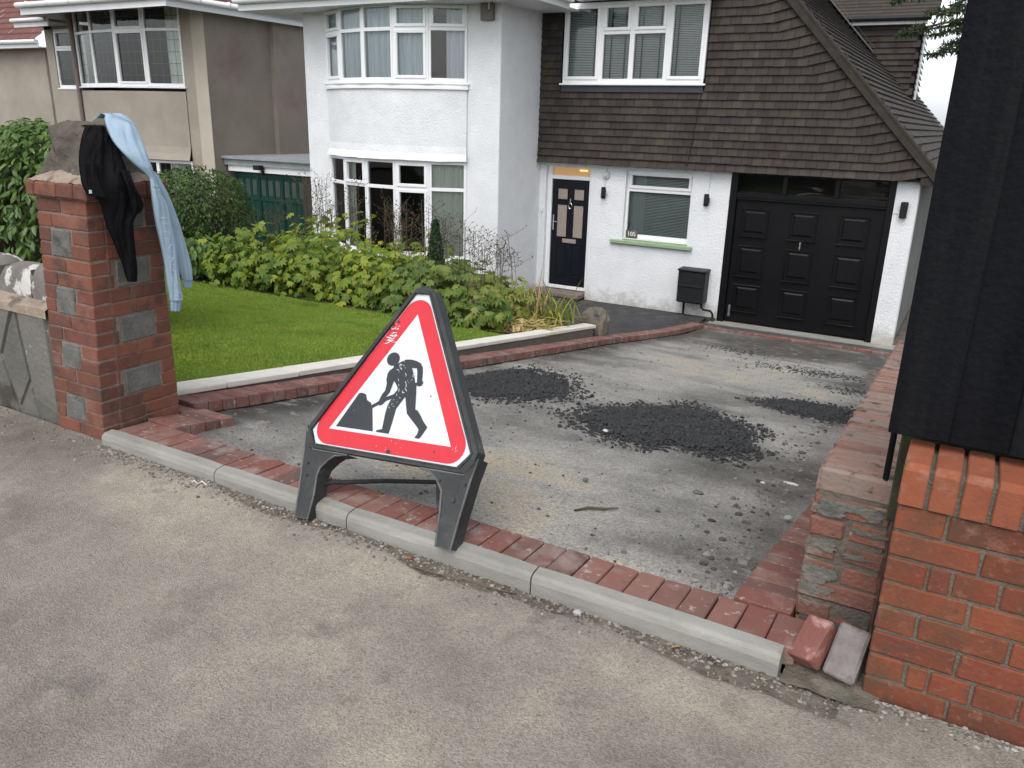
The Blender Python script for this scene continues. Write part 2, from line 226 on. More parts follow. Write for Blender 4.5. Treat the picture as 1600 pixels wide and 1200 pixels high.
# ------------------------------------------------------------ mesh builder
class MB:
    def __init__(s): s.v = []; s.f = []; s.r = []; s.smooth = False
    def add(s, vs, fs, r=None):
        n = len(s.v); s.v += [tuple(p) for p in vs]; s.f += [tuple(i+n for i in f) for f in fs]
        r = random.random() if r is None else r
        s.r += [r]*len(vs)
    def box(s, x0, x1, y0, y1, z0, z1, r=None, fn=None):
        P = [(x, y, z) for z in (z0, z1) for y in (y0, y1) for x in (x0, x1)]
        if fn: P = [fn(p) for p in P]
        s.add(P, [(0,2,3,1),(4,5,7,6),(0,1,5,4),(2,6,7,3),(0,4,6,2),(1,3,7,5)], r)
    def cbox(s, x0, x1, y0, y1, z0, z1, c=.004, jit=0., r=None, fn=None):
        """box with chamfered edges and slightly uneven corners"""
        ax = (x0, y0, z0), (x1, y1, z1); V = []; idx = {}
        for i in (0, 1):
            for j in (0, 1):
                for k in (0, 1):
                    base = (ax[i][0], ax[j][1], ax[k][2]); sg = (1-2*i, 1-2*j, 1-2*k)
                    jj = [random.uniform(-jit, jit) for _ in range(3)]
                    for a in range(3):
                        p = [base[q]+jj[q]+(sg[q]*c*random.uniform(.7, 1.5) if q != a else 0) for q in range(3)]
                        idx[(i, j, k, a)] = len(V); V.append(p)
        if fn: V = [fn(p) for p in V]
        F = []
        for a in range(3):
            b, d = [(1, 2), (2, 0), (0, 1)][a]
            for s_ in (0, 1):
                q = []
                for (e, g) in ((0, 0), (1, 0), (1, 1), (0, 1)):
                    t = [0, 0, 0]; t[a] = s_; t[b] = e; t[d] = g; q.append(idx[(*t, a)])
                F.append(tuple(q) if s_ else tuple(reversed(q)))
        for a in range(3):      # edges along axis a
            b, d = [(1, 2), (2, 0), (0, 1)][a]
            for e in (0, 1):
                for g in (0, 1):
                    t0 = [0]*3; t0[b] = e; t0[d] = g; t1 = list(t0); t1[a] = 1
                    q = [idx[(*t0, b)], idx[(*t1, b)], idx[(*t1, d)], idx[(*t0, d)]]
                    F.append(tuple(q) if (e ^ g) else tuple(reversed(q)))
        for i in (0, 1):
            for j in (0, 1):
                for k in (0, 1):
                    q = (idx[(i, j, k, 0)], idx[(i, j, k, 1)], idx[(i, j, k, 2)])
                    F.append(q if (i+j+k) % 2 else tuple(reversed(q)))
        s.add(V, F, r)
    def prism(s, poly, d0, d1, fn=None, r=None):
        """poly: 2-D outline; extruded d0..d1 along the third axis of fn(u, v, d)"""
        n = len(poly); fn = fn or (lambda u, v, d: (u, v, d))
        s.add([fn(u, v, d0) for u, v in poly]+[fn(u, v, d1) for u, v in poly],
              [tuple(range(n)), tuple(reversed(range(n, 2*n)))]+[(i, i+n, (i+1) % n+n, (i+1) % n) for i in range(n)], r)
    def tube(s, path, radii, n=6, r=None, cap=True):
        path = [Vector(p) for p in path]
        if not hasattr(radii, '__len__'): radii = [radii]*len(path)
        V = []; F = []
        for i, p in enumerate(path):
            t = (path[min(i+1, len(path)-1)]-path[max(i-1, 0)]).normalized()
            a = t.cross(Vector((0, 0, 1))); a = a.normalized() if a.length > .05 else Vector((1, 0, 0)); b = t.cross(a).normalized()
            for k in range(n):
                th = 2*math.pi*k/n; V.append(p+(a*math.cos(th)+b*math.sin(th))*radii[i])
        for i in range(len(path)-1):
            for k in range(n): F.append((i*n+k, i*n+(k+1) % n, (i+1)*n+(k+1) % n, (i+1)*n+k))
        if cap: F.append(tuple(range(n))); F.append(tuple(reversed(range(len(V)-n, len(V)))))
        s.add(V, F, r)
    def grid(s, fn, nu, nv, r=None):
        V = [fn(i/nu, j/nv) for j in range(nv+1) for i in range(nu+1)]
        s.add(V, [(j*(nu+1)+i, j*(nu+1)+i+1, (j+1)*(nu+1)+i+1, (j+1)*(nu+1)+i) for j in range(nv) for i in range(nu)], r)
    def rock(s, c, size, r=None, rough=.25, seed=None):
        rr = random.Random(seed if seed is not None else random.random())
        t = (1+5**.5)/2
        V = [(-1,t,0),(1,t,0),(-1,-t,0),(1,-t,0),(0,-1,t),(0,1,t),(0,-1,-t),(0,1,-t),(t,0,-1),(t,0,1),(-t,0,-1),(-t,0,1)]
        F = [(0,11,5),(0,5,1),(0,1,7),(0,7,10),(0,10,11),(1,5,9),(5,11,4),(11,10,2),(10,7,6),(7,1,8),(3,9,4),(3,4,2),(3,2,6),(3,6,8),(3,8,9),(4,9,5),(2,4,11),(6,2,10),(8,6,7),(9,8,1)]
        R = Matrix.Rotation(rr.uniform(0, 6.28), 3, 'Z') @ Matrix.Rotation(rr.uniform(0, 6.28), 3, 'X')
        P = []
        for p in V:
            q = R @ Vector(p).normalized()*(1+rr.uniform(-rough, rough))
            P.append((c[0]+q.x*size[0], c[1]+q.y*size[1], c[2]+q.z*size[2]))
        s.add(P, F, r)

LOC = {}
def link(name, me, m, parent=None, smooth=False):
    me.name = name
    o = bpy.data.objects.new(name, me); COL.objects.link(o)
    if m: me.materials.append(m)
    if parent is not None: o.parent = parent
    if smooth:
        me.polygons.foreach_set('use_smooth', [True]*len(me.polygons))
    return o
def origin_of(parent):
    v = Vector((0, 0, 0))
    while parent is not None: v += parent.location; parent = parent.parent
    return v
def obj(name, mb, m, parent=None, smooth=False, autosmooth=None):
    """one mesh object; built in world coordinates, stored relative to its parent's place"""
    me = bpy.data.meshes.new(name)
    off = origin_of(parent)
    me.from_pydata([(x-off.x, y-off.y, z-off.z) for x, y, z in mb.v], [], mb.f)
    at = me.attributes.new('rnd', 'FLOAT', 'POINT'); at.data.foreach_set('value', mb.r)
    me.update()
    o = link(name, me, m, parent, smooth)
    return o
def npobj(name, V, F, r, m, parent=None, smooth=False):
    off = origin_of(parent); me = bpy.data.meshes.new(name)
    me.from_pydata((V-np.array(off)).tolist(), [], F.tolist() if hasattr(F, 'tolist') else F)
    at = me.attributes.new('rnd', 'FLOAT', 'POINT'); at.data.foreach_set('value', r.astype(np.float32))
    me.update()
    return link(name, me, m, parent, smooth)
def thing(name, label, cat, loc=(0, 0, 0), group=None):
    o = bpy.data.objects.new(name, None); COL.objects.link(o); o.location = loc; o.empty_display_size = .1
    o['label'] = label; o['category'] = cat
    if group: o['group'] = group
    return o
def tag(o, label, cat, group=None):
    o['label'] = label; o['category'] = cat
    if group: o['group'] = group
    return o
def struct(o): o['kind'] = 'structure'; return o
def noise2(x, y, s=1.):
    return (math.sin(x*1.7*s+1.3)*math.cos(y*2.3*s-.7)+.5*math.sin(x*4.1*s-y*3.3*s+2.1)+.25*math.sin(x*9.7*s+y*8.1*s))/1.75

# ------------------------------------------------------------ levels of the ground
SL = .155
def zdrive(y): return 0 if y < 2.65 else max(-1.6, -SL*(y-2.65))
def zlawn(y): return max(-1.5, .033-.145*(y-2.9))
from mathutils import noise as mn
def fbm(x, y, s, o=4): return mn.fractal(Vector((x*s, y*s, 1.7)), 1.0, 2.0, o)

# ------------------------------------------------------------ the ground
def sheet(name, x0, x1, y0, y1, dx, dy, zf, m, smooth=True):
    mb = MB(); nx = max(1, int((x1-x0)/dx)); ny = max(1, int((y1-y0)/dy))
    mb.grid(lambda u, v: (x0+(x1-x0)*u, y0+(y1-y0)*v, zf(x0+(x1-x0)*u, y0+(y1-y0)*v)), nx, ny)
    return obj(name, mb, m, None, smooth)
g = MB()
ys = [-300, 2.5, 2.65, 13.0, 400]; zs = [-.09, -.09, -.09, -1.70, -1.70]
for i in range(4):
    g.add([(-400, ys[i], zs[i]), (400, ys[i], zs[i]), (400, ys[i+1], zs[i+1]), (-400, ys[i+1], zs[i+1])], [(0,1,2,3)])
struct(obj('ground', g, M['soil']))
def zpave(x, y):
    z = fbm(x, y, .9, 3)*.006+fbm(x, y, 9, 3)*.0014
    # crumbled edge against the new kerb
    if -3.5 < x < .05:
        e = 2.125+.05*fbm(x*1.0, .3, 2.2, 4)+.09*min(1, max(0, (-2.2-x)/.9))
        t = min(1, max(0, (y-e)/.045)); f = min(1, (x+3.5)/.4, (.05-x)/.25); z -= .03*t*t*(3-2*t)*f*f*(3-2*f)
    return z
pv = MB()
def psand(x, y):
    v = .45+fbm(x, y*1.3, .8, 5)*.42+fbm(x, y, 3.1, 4)*.2
    v += .35*math.exp(-((x+2.95)/.5)**2-((y-1.95)/.22)**2)+.30*math.exp(-((y-2.0)/.14)**2)*(.6+.5*fbm(x, 1, 1.5, 3))*(1 if x > -3.4 else 0)+.2*math.exp(-((x+.4)/.5)**2-((y-1.9)/.2)**2)
    v -= .35*math.exp(-((x+3.9)/.6)**2-((y-2.1)/.22)**2)+.15*max(0, -.2-x)/4*max(0, (1.3-y))
    return max(0, min(1, v))
pv.grid(lambda u, v: (-6+7.2*u, .4+1.86*v, zpave(-6+7.2*u, .4+1.86*v)), 520, 150)
pv.r = [psand(p[0], p[1]) for p in pv.v]
for (x0, x1, y0, y1) in ((-60,-6,.4,2.26),(1.2,60,.4,2.26),(-60,60,-2.0,.4)):
    pv.add([(x0,y0,0),(x1,y0,0),(x1,y1,0),(x0,y1,0)], [(0,1,2,3)])
struct(obj('pavement', pv, M['pave'], None, True))
rd = MB(); rd.add([(-60,-9,-.1),(60,-9,-.1),(60,-2.12,-.1),(-60,-2.12,-.1)], [(0,1,2,3)]); struct(obj('road', rd, M['pave']))
rk = MB(); rk.box(-60, 60, -2.12, -2.0, -.1, .006); struct(obj('road_kerb', rk, M['kerb']))
# dirt trench in front of the kerb stones
struct(sheet('corner_dirt', -.275, .0, 2.2, 2.56, .01, .01, lambda x, y: -.004+fbm(x, y, 11, 4)*.012, M['dirt']))
struct(sheet('kerb_dirt', -3.35, -.02, 2.0, 2.26, .02, .012, lambda x, y: -.02+.014*min(1, max(0, (-1.2-x)/1.6))+fbm(x, y, 14, 4)*.004, M['dirt']))
# unfinished drive surface
def xleft(y): return -3.66+.0*y
def xright(y): return -.36-.045*(y-2.5)
def zsub(x, y):
    n = fbm(x, y, .8, 4)*.012+fbm(x, y, 6, 4)*.004
    return zdrive(y)-.03+n*min(1, (y-2.3)*2)
dv = MB()
def dfn(u, v):
    y = 2.46+(13.02-2.46)*(v**1.6); x = -3.82+(3.82-.2)*u
    return (x, y, zsub(x, y))
dv.grid(dfn, 260, 420)
def stain(x, y):
    n = fbm(x*1.0, y*.7, .9, 5)*.42+fbm(x*.8, y*2.2, 1.6, 4)*.26
    v = .575+n
    def blob(cx, cy, rx, ry): return math.exp(-((x-cx)/rx)**2-((y-cy)/ry)**2)
    v += .5*blob(-1.8, 8.3, 1.0, .9)+.35*blob(-1.1, 7.9, .8, .45)+.05*blob(-2.2, 3.6, .7, .8)
    v -= .60*max(0, min(1, (y-10.0-.5*fbm(x, 3, 1, 3))/1.2))*(.55+.45*min(1, max(0, (x+3.2)/.8)))
    v -= .42*math.exp(-((x+3.6)/.24)**2)+.30*math.exp(-((x-xright(y)+.15)/.16)**2)*(1 if y > 2.7 else .6)
    v -= .30*blob(-.75, 2.95, .3, .25)+.22*blob(-3.0, 7.6, .5, .8)+.2*blob(-2.7, 4.0, .5, .5)+.30*blob(-.9, 6.9, .6, .45)+.22*blob(-1.5, 4.9, .95, .7)+.18*blob(-3.1, 5.4, .6, 1.0)
    return max(0, min(1, v))
dv.r = [stain(p[0], p[1]) for p in dv.v]
struct(obj('driveway', dv, M['sub'], None, True))
struct(sheet('path', -11.4, -3.78, 8.9, 13.6, .1, .1, lambda x, y: max(-1.56, zdrive(y)-.0)+fbm(x, y, 2, 3)*.008, M['path']))
struct(sheet('apron', -3.7, -.3, 13.02, 13.6, .1, .1, lambda x, y: -1.605+fbm(x, y, 3, 3)*.003, M['kerb']))
struct(sheet('side_passage', -.82, .9, 8.9, 26, .3, .3, lambda x, y: zdrive(y)-.03, M['dirt']))
# lawn and beds
struct(sheet('lawn', -13, -4.02, 2.6, 7.3, .1, .1, lambda x, y: zlawn(y)+fbm(x, y, 1, 2)*.01, M['lawnbase']))
struct(sheet('flower_bed', -7.35, -4.02, 7.2, 8.95, .12, .12, lambda x, y: zlawn(y)+.01+fbm(x, y, 3, 3)*.03, M['soil']))
struct(sheet('flower_bed', -16, -7.35, 7.2, 13.4, .12, .12, lambda x, y: zlawn(y)+.01+fbm(x, y, 3, 3)*.03, M['soil']))
# grass blades
def blades(name, n, region, h, m):
    P = region(n); n = len(P)
    a = rng.uniform(0, 2*np.pi, n); w = rng.uniform(.0035, .007, n); hh = rng.uniform(.6, 1.2, n)*h; lean = rng.uniform(0, .6, n)*h; la = rng.uniform(0, 2*np.pi, n)
    dx = np.cos(a)*w; dy = np.sin(a)*w
    V = np.empty((n, 3, 3))
    V[:,0] = P+np.c_[dx, dy, 0*a]; V[:,1] = P-np.c_[dx, dy, 0*a]; V[:,2] = P+np.c_[np.cos(la)*lean, np.sin(la)*lean, hh]
    F = np.arange(3*n).reshape(n, 3); r = np.repeat(rng.random(n), 3)
    o = npobj(name, V.reshape(-1, 3), F, r, m); return o
def lawn_region(n):
    y = 2.75+(7.35-2.75)*rng.random(n)**1.15; x = -10.5+(10.5-4.05)*rng.random(n)
    z = np.array([zlawn(b) for b in y])
    return np.c_[x, y, z]
gb = blades('grass', 210000, lawn_region, .019, M['grass']); gb['kind'] = 'stuff'; gb['label'] = 'short mown bright green grass of the front lawn'; gb['category'] = 'grass'

# ------------------------------------------------------------ kerb stones
kx = [-3.62, -2.803, -2.02, -1.16, -.284]
klab = ['pale kerb stone at the foot of the brick and stone pier', 'pale kerb stone that runs in to the left leg of the roadworks sign',
        'pale kerb stone under the roadworks sign, between its two legs', 'pale kerb stone with its open end beside the loose red brick']
for i in range(4):
    a, b = kx[i]+.003, kx[i+1]-.003; mb = MB()
    prof = [(2.225,-.08),(2.225,.03),(2.231,.048),(2.245,.0575),(2.29,.063),(2.29,-.08)]
    n = 10
    V = []
    for k in range(n+1):
        x = a+(b-a)*k/n; e = .006 if k in (0, n) else 0
        for (y, z) in prof: V.append((x, y+.0012*noise2(x*9, z*30)+(e if y < 2.25 else 0)*.5, z+.001*noise2(x*7, y*9)-(e*.6 if z > 0 else 0)))
    q = len(prof); F = [(k*q+j, k*q+(j+1) % q, (k+1)*q+(j+1) % q, (k+1)*q+j) for k in range(n) for j in range(q)]
    F += [tuple(reversed(range(q))), tuple(range(n*q, n*q+q))]
    mb.add(V, F)
    tag(obj('kerb_stone', mb, M['kerb']), klab[i], 'kerb stone', 'new kerb stones along the front of the drive')

# ------------------------------------------------------------ brick edging round the drive (block paving)
def pavers(name, label, items):
    """items: (x0,x1,y0,y1, zfn)"""
    mb = MB()
    for (x0, x1, y0, y1, zf) in items:
        dz = random.uniform(-.002, .002)
        mb.cbox(x0+.0025, x1-.0025, y0+.0025, y1-.0025, -.07, 0, .0035, .0012, fn=lambda p, zf=zf, dz=dz: (p[0], p[1], p[2]+zf(p[0], p[1])+dz))
    o = obj(name, mb, M['paver']); o['label'] = label; o['category'] = 'brick edging'; return o
it = []
x = -3.60
zt = lambda x, y: .056-.06*(y-2.3)
while x < -.29:
    w = .0985; it.append((x, min(x+w, -.25), 2.292, 2.49, zt)); x += w
zt2 = lambda x, y: .052-.16*max(0, y-2.49)
y = 2.492
while y < 2.86:
    it.append((-3.62, -3.395, y, y+.095, zt2)); y += .0955
it.append((-3.86, -3.64, 2.72, 2.83, zt2)); it.append((-3.64, -3.62, 2.72, 2.87, zt2))
pavers('brick_edging', 'row of red paving bricks laid side by side behind the front kerb', it)
ze = lambda x, y: zdrive(y)+.05
it = []; y = 2.84
while y < 9.0:
    it.append((-3.875+.02*(y-3)/6, -3.675+.02*(y-3)/6, y, y+.1, ze)); y += .1
while y < 12.85:
    t = (y-9.0)/3.85; s = .10*math.sin(t*math.pi)
    it.append((-3.855+s, -3.655+s, y, y+.1, ze)); y += .1
pavers('brick_edging', 'long row of red paving bricks along the foot of the low garden wall', it)
it = []; x = -3.85
while x < -.6:
    it.append((x, x+.2, 12.9, 13.0, lambda x, y: -1.585)); x += .2
pavers('brick_edging', 'row of red paving bricks in front of the garage drain', it)
it = []; y = 2.495; zr = lambda x, y: .05-.155*max(0, y-2.55)
while y < 4.7:
    xr = -.505+.028*(y-2.5); it.append((xr, xr+.2, y, y+.1, zr)); y += .1
pavers('brick_edging', 'row of red paving bricks along the foot of the old brick wall', it)
# slot drain
dr = thing('drain_channel', 'narrow drain channel with metal grating in front of the garage', 'drain', (-2, 13.1, -1.6))
mb = MB(); mb.box(-3.72, -.45, 13.03, 13.05, -1.62, -1.585); mb.box(-3.72, -.45, 13.17, 13.19, -1.62, -1.585); mb.box(-3.72, -.45, 13.05, 13.17, -1.63, -1.612)
obj('channel', mb, M['steel'], dr)
mb = MB(); x = -3.7
while x < -.46: mb.box(x, x+.012, 13.05, 13.17, -1.6, -1.588); x += .03
mb.box(-3.72, -.45, 13.105, 13.115, -1.6, -1.5865)
obj('grating', mb, M['steel'], dr)

# ------------------------------------------------------------ low garden wall with cream coping
gw = thing('garden_wall', 'low garden wall topped with cream coping stones beside the lawn', 'garden wall', (-3.85, 5.6, -.4))
def zcop(y): return .052-.139*(y-2.9)
mb = MB(); ends = (2.72, 8.52)
V = []
for y in np.linspace(2.72, 8.90, 30): V += [(-4.04, y, zdrive(y)-.1), (-4.04, y, zcop(y)-.04), (-3.893, y, zcop(y)-.04), (-3.893, y, zdrive(y)-.1)]
F = []
for k in range(29): F += [(4*k+j, 4*k+(j+1) % 4, 4*k+4+(j+1) % 4, 4*k+4+j) for j in range(4)]
F += [(3,2,1,0), (116,117,118,119)]
mb.add(V, F); obj('wall', mb, M['wallgrey'], gw)
y = 2.63
while y < 8.85:
    L_ = min(.62, 8.95-y); mb = MB()
    mb.cbox(-4.045, -3.875, y+.003, y+L_-.003, -.04, 0, .005, .0015, fn=lambda p: (p[0], p[1], p[2]+zcop(p[1])))
    obj('coping_stone', mb, M['coping'], gw); y += .62

# ------------------------------------------------------------ bricks helper
def bond(mb, x0, x1, z0, rows, ch, yf, depth, L=.225, fn=None, mix=True, j=.01, jit=.002, ch_c=.004):
    z = z0
    for r in range(rows):
        x = x0-(0 if r % 2 == 0 else L*.5)
        while x < x1:
            l = L if random.random() > (.35 if mix else 0) else L*.5
            a, b = max(x, x0), min(x+l, x1)
            if b-a > .03: mb.cbox(a+j/2, b-j/2, yf+random.uniform(-.0015, .0015), yf+depth, z+j/2, z+ch-j/2, ch_c, jit, fn=fn)
            x += l
        z += ch

# ------------------------------------------------------------ orange brick wall, right foreground
ow = thing('brick_wall', 'bright orange brick wall with bricks on edge along its top', 'brick wall', (.6, 2.4, 0))
mb = MB(); RX0, RX1 = -.055, 2.2
rows = [[.13,.225,.225,.225],[.225,.13,.225,.225],[.11,.06,.115,.225,.225],[.225,.225,.11,.225],[.11,.225,.225,.11],[.225,.225,.225,.11],[.105,.06,.11,.115,.225],[.225,.225,.225]]
rows = rows[::-1]; z = -.02; chh = .0805
rowz = []
for r in range(8):
    x = RX0; pat = rows[r]; k = 0
    while x < RX1:
        l = pat[k] if k < len(pat) else random.choice((.225, .225, .112)); k += 1
        mb.cbox(x+.004, min(x+l, RX1)-.004, 2.273+random.uniform(-.0015, .0015), 2.37, z+.004, z+chh-.004, .004, .0018); x += l
    z += chh
ZT = z
obj('brickwork', mb, M['brick'], ow)
mb = MB(); mb.box(RX0+.008, RX1, 2.279, 2.49, -.06, ZT+.01); obj('mortar', mb, M['mortar'], ow)
mb = MB(); x = RX0-.004
while x < RX1:
    def cf(p, x=x): return (p[0], p[1], p[2])
    # brick on edge with bull-nosed front arris
    a, b = x+.005, x+.072-.003; n0 = 2.262
    prof = [(n0, ZT+.004), (n0, ZT+.105), (n0+.006, ZT+.118), (n0+.016, ZT+.124), (2.46, ZT+.128), (2.46, ZT+.004)]
    dz = random.uniform(-.002, .002); dy = random.uniform(-.002, .002); V = []
    for (xx, ins) in ((a, .004), (a+.004, 0), (b-.004, 0), (b, .004)):
        cy, cz = 2.36, ZT+.064
        for (yy, zz) in prof: V.append((xx, yy+(ins if yy < cy else -ins)+dy, zz+(ins if zz < cz else -ins)+dz))
    F = [tuple(reversed(range(6))), tuple(range(18, 24))]
    for k in range(3): F += [(k*6+j, k*6+(j+1) % 6, (k+1)*6+(j+1) % 6, (k+1)*6+j) for j in range(6)]
    mb.add(V, F); x += .0745
obj('coping', mb, M['brick_cope'], ow)
mb = MB(); mb.box(RX0+.01, RX1, 2.274, 2.455, ZT, ZT+.112); obj('coping_mortar', mb, M['mortar'], ow)

# ------------------------------------------------------------ old low wall down the right side
lw = thing('old_brick_wall', 'old low brick wall with worn pale bricks on edge running down towards the garage', 'brick wall', (-.3, 5, 0))
def ztop(y): return .575-.158*(y-2.54)
def xw(y): return -.30-.028*(y-2.54)
mb = MB(); y = 2.528
while y < 8.75:
    x0 = xw(y)+random.uniform(-.004, .004)
    mb.cbox(0, .235, y+.006, y+.070, -.085, 0, .012, .004, fn=lambda p, x0=x0: (p[0]+x0, p[1], p[2]+ztop(p[1])))
    y += .0755
M['cope_old'] = mat('weathered_coping_brick', [(.15,.10,.08),(.22,.125,.095),(.27,.165,.13),(.25,.20,.17),(.20,.15,.125)], 10, 9, .93, .8, 60, attr=.6, bdist=.006,
    patches=[((.28,.22,.18), 7, .62, .16), ((.08,.065,.052), 14, .56, .09)])
obj('coping', mb, M['cope_old'], lw)
mb = MB()
V = []; ny = 40
for y in np.linspace(2.539, 8.72, ny): V += [(xw(y)+.012, y, zdrive(y)-.2), (xw(y)+.012, y, ztop(y)-.012), (xw(y)+.225, y, ztop(y)-.012), (xw(y)+.225, y, zdrive(y)-.2)]
F = []
for k in range(ny-1): F += [(4*k+j, 4*k+(j+1) % 4, 4*k+4+(j+1) % 4, 4*k+4+j) for j in range(4)]
F += [(3,2,1,0), (4*ny-4, 4*ny-3, 4*ny-2, 4*ny-1)]
mb.add(V, F); obj('mortar', mb, mat('dark_old_mortar', [(.10,.085,.07),(.16,.14,.115)], 18, 8, .95, .9, 60, spots=((.21,.20,.175), 6, .6, .1)), lw)
mb = MB()
z = -.05
r = 0
while z < .47:                         # front end of the wall
    xs = [(-.302, -.19), (-.18, -.062)] if r % 2 else [(-.302, -.062)]
    if r == 4: xs = [(-.302, -.2), (-.188, -.062)]
    for a, b in xs: mb.cbox(a, b-.004, 2.535+random.uniform(-.004, .004), 2.66, z+.004, z+.073, .008, .004)
    z += .077; r += 1
for r in range(8):                     # face towards the drive
    y = 2.66
    while y < 8.6:
        zz = ztop(y)-.09-.077*(r+1)
        if zz > zdrive(y)-.12:
            x0 = xw(y)
            mb.cbox(0, .1, y+.005, y+.22, 0, .066, .006, .003, fn=lambda p, x0=x0, zz=zz, y=y: (p[0]+x0, p[1], p[2]+zz-.158*(p[1]-y)))
        y += .228
obj('brickwork', mb, M['brick_old'], lw)
mb = MB()                              # smears of old mortar left on the broken end
for (cx, cz, w, h) in ((-.2, .462, .088, .016), (-.245, .435, .05, .018), (-.115, .455, .035, .02), (-.25, .31, .05, .017), (-.255, .205, .045, .028), (-.25, .15, .05, .018), (-.12, .385, .05, .009), (-.15, .295, .04, .008)):
    n = 34; R0 = random.Random(int(cx*1000+cz*777))
    rr_ = [1+.55*mn.fractal(Vector((math.cos(i/n*6.283)*1.4+cx*50, math.sin(i/n*6.283)*1.4, cz*40)), 1., 2., 4) for i in range(n)]
    pl = [(min(-.064, max(-.301, cx+math.copysign(abs(math.cos(i/n*6.283))**.6, math.cos(i/n*6.283))*w*rr_[i])), cz+math.sin(i/n*6.283)*h*rr_[i]) for i in range(n)]
    mb.prism(pl, 2.5285+R0.uniform(-.003, .002), 2.545, lambda u, v, d: (u, d, v))
obj('mortar_smear', mb, M['mortar_old'] if 'mortar_old' in M else mat('old_mortar', [(.085,.083,.072),(.14,.138,.12),(.21,.19,.16)], 18, 8, .95, 1., 50, bdist=.012), lw)
# loose bricks at the end of the kerb
def loose(name, label, c, size, rot, m):
    mb = MB(); mb.cbox(-size[0]/2, size[0]/2, -size[1]/2, size[1]/2, -size[2]/2, size[2]/2, .006, .003)
    o = obj(name, mb, m); o.location = c; o.rotation_euler = rot; return tag(o, label, 'brick')
M['newbrick'] = mat('new_red_brick', [(.17,.07,.055),(.23,.095,.075)], 12, 8, .85, .5, 90, patches=[((.42,.26,.24), 14, .58, .12)])
M['greybrick'] = mat('dusty_grey_brick', [(.13,.115,.11),(.19,.17,.165),(.24,.22,.21)], 14, 9, .9, .8, 60, patches=[((.10,.085,.08), 9, .6, .1)])
loose('loose_brick', 'clean red brick propped at a tilt against the end of the kerb', (-.212, 2.345, .068), (.088, .155, .062), (rad(34), rad(-14), rad(-24)), M['newbrick'])
loose('loose_brick', 'dusty grey brick leaning on the foot of the orange brick wall', (-.107, 2.345, .062), (.092, .17, .085), (rad(48), rad(3), rad(-8)), M['greybrick'])

# ------------------------------------------------------------ black fence
fe = thing('black_fence', 'tall black painted wooden fence panel standing on the orange brick wall', 'fence', (.6, 2.42, .78))
x = -.115; k = 0
mb = MB()
while x < 2.3:
    w = .148; mb.cbox(x, x+w+(.006 if k % 2 else .008), 2.395-(0 if k % 2 else .007), 2.418-(0 if k % 2 else .007), .783+random.uniform(-.003, .002), 2.75, .003, .001); x += w; k += 1
for q in range(17):
    for zz in (1.035, 1.065, 2.335, 2.365):
        xx = -.115+.148*q+.05+.05*(q % 2); mb.tube([(xx, 2.389+.0055*(q % 2), zz), (xx, 2.3855+.0055*(q % 2), zz)], .004, 6)
obj('boards', mb, M['fence'], fe)
mb = MB(); mb.box(-.112, 2.3, 2.426, 2.47, 2.3, 2.4); mb.box(-.112, 2.3, 2.426, 2.47, 1.0, 1.1); obj('rail', mb, M['fence'], fe)
mb = MB(); mb.cbox(-.114, -.097, 2.545, 2.60, .565, .90, .004, .001); mb.cbox(-.108, -.02, 2.476, 2.54, .90, 2.75, .004, .001); obj('post', mb, M['fence'], fe)
mb = MB(); mb.cbox(-.08, 2.2, 2.5, 2.54, .46, .86, .004, .003); obj('gravel_board', mb, M['mossboard'], fe)

# ------------------------------------------------------------ brick and stone pier
pr = thing('gate_pier', 'red brick pier inset with grey stone blocks and capped by a rough stone', 'pier', (-3.83, 2.48, 0))
def pf(p):
    x, y, z = p; t = z/1.18
    xx = x+.113*t; s = (y-2.25)/.46
    return (xx, 2.25+s*(.46-.085*t), z)
fr = MB(); bs = MB(); cap = MB(); ch = .0706
X0, X1, Y0, Y1 = -4.02, -3.63, 2.25, 2.71; jt = .0033
def put(target, a, b, c, d, z0, z1, cc=.004): target.cbox(a, b, c, d, z0+jt, z1-jt, cc, .0016, fn=pf)
D_ = .10
for r in range(-1, 17):
    z0, z1 = r*ch, (r+1)*ch; blockf = r >= 1 and (r-1) % 4 in (0, 1) and r < 15; blocks_ = r >= 3 and (r-3) % 4 in (0, 1)
    q = (X1-X0)
    if blockf: segs = [(0, .22), (.62, 1)] if (r % 2) else [(0, .26), (.66, 1)]
    else: segs = [(0, .30), (.30, 1)] if r % 2 else [(0, .5), (.5, 1)]
    for a, b in segs: put(fr, X0+q*a+jt, X0+q*b-jt, Y0, Y0+D_, z0, z1)
    if blockf and (r-1) % 4 == 0: put(bs, X0+q*.24+jt, X0+q*.64-jt, Y0-.002, Y0+D_, z0, z1+ch, .006)
    q = Y1-Y0-D_
    s0 = Y0+D_
    if blocks_: segs = [(0, .10), (.74, 1)] if r % 2 else [(0, .06), (.76, 1)]
    else: segs = [(0, .42), (.42, 1)] if r % 2 else [(0, .38), (.38, 1)]
    for a, b in segs: put(fr, X1-D_, X1, s0+q*a+jt, s0+q*b-jt, z0, z1)
    if blocks_ and (r-3) % 4 == 0: put(bs, X1-D_, X1+.002, s0+q*.12+jt, s0+q*.72-jt, z0, z1+ch, .006)
    put(fr, X0, X0+D_, s0+jt, Y1-jt, z0, z1); put(fr, X0+D_+jt, X1-D_-jt, Y1-D_, Y1, z0, z1)
obj('brickwork', fr, M['brick_pier'], pr); obj('stone_block', bs, M['blockstone'], pr)
mb = MB(); mb.box(X0+.006, X1-.006, Y0+.006, Y1-.006, -.1, 17*ch, fn=pf); obj('mortar', mb, M['mortar_pier'], pr)
z0 = 17*ch
for k in range(4):
    a = [0, .16, .52, .8, 1]
    put(cap, X0-.035+.46*a[k], X0-.035+.46*a[k+1]-jt*1.5, Y0-.03, Y0+.09, z0, z0+.078, .008)
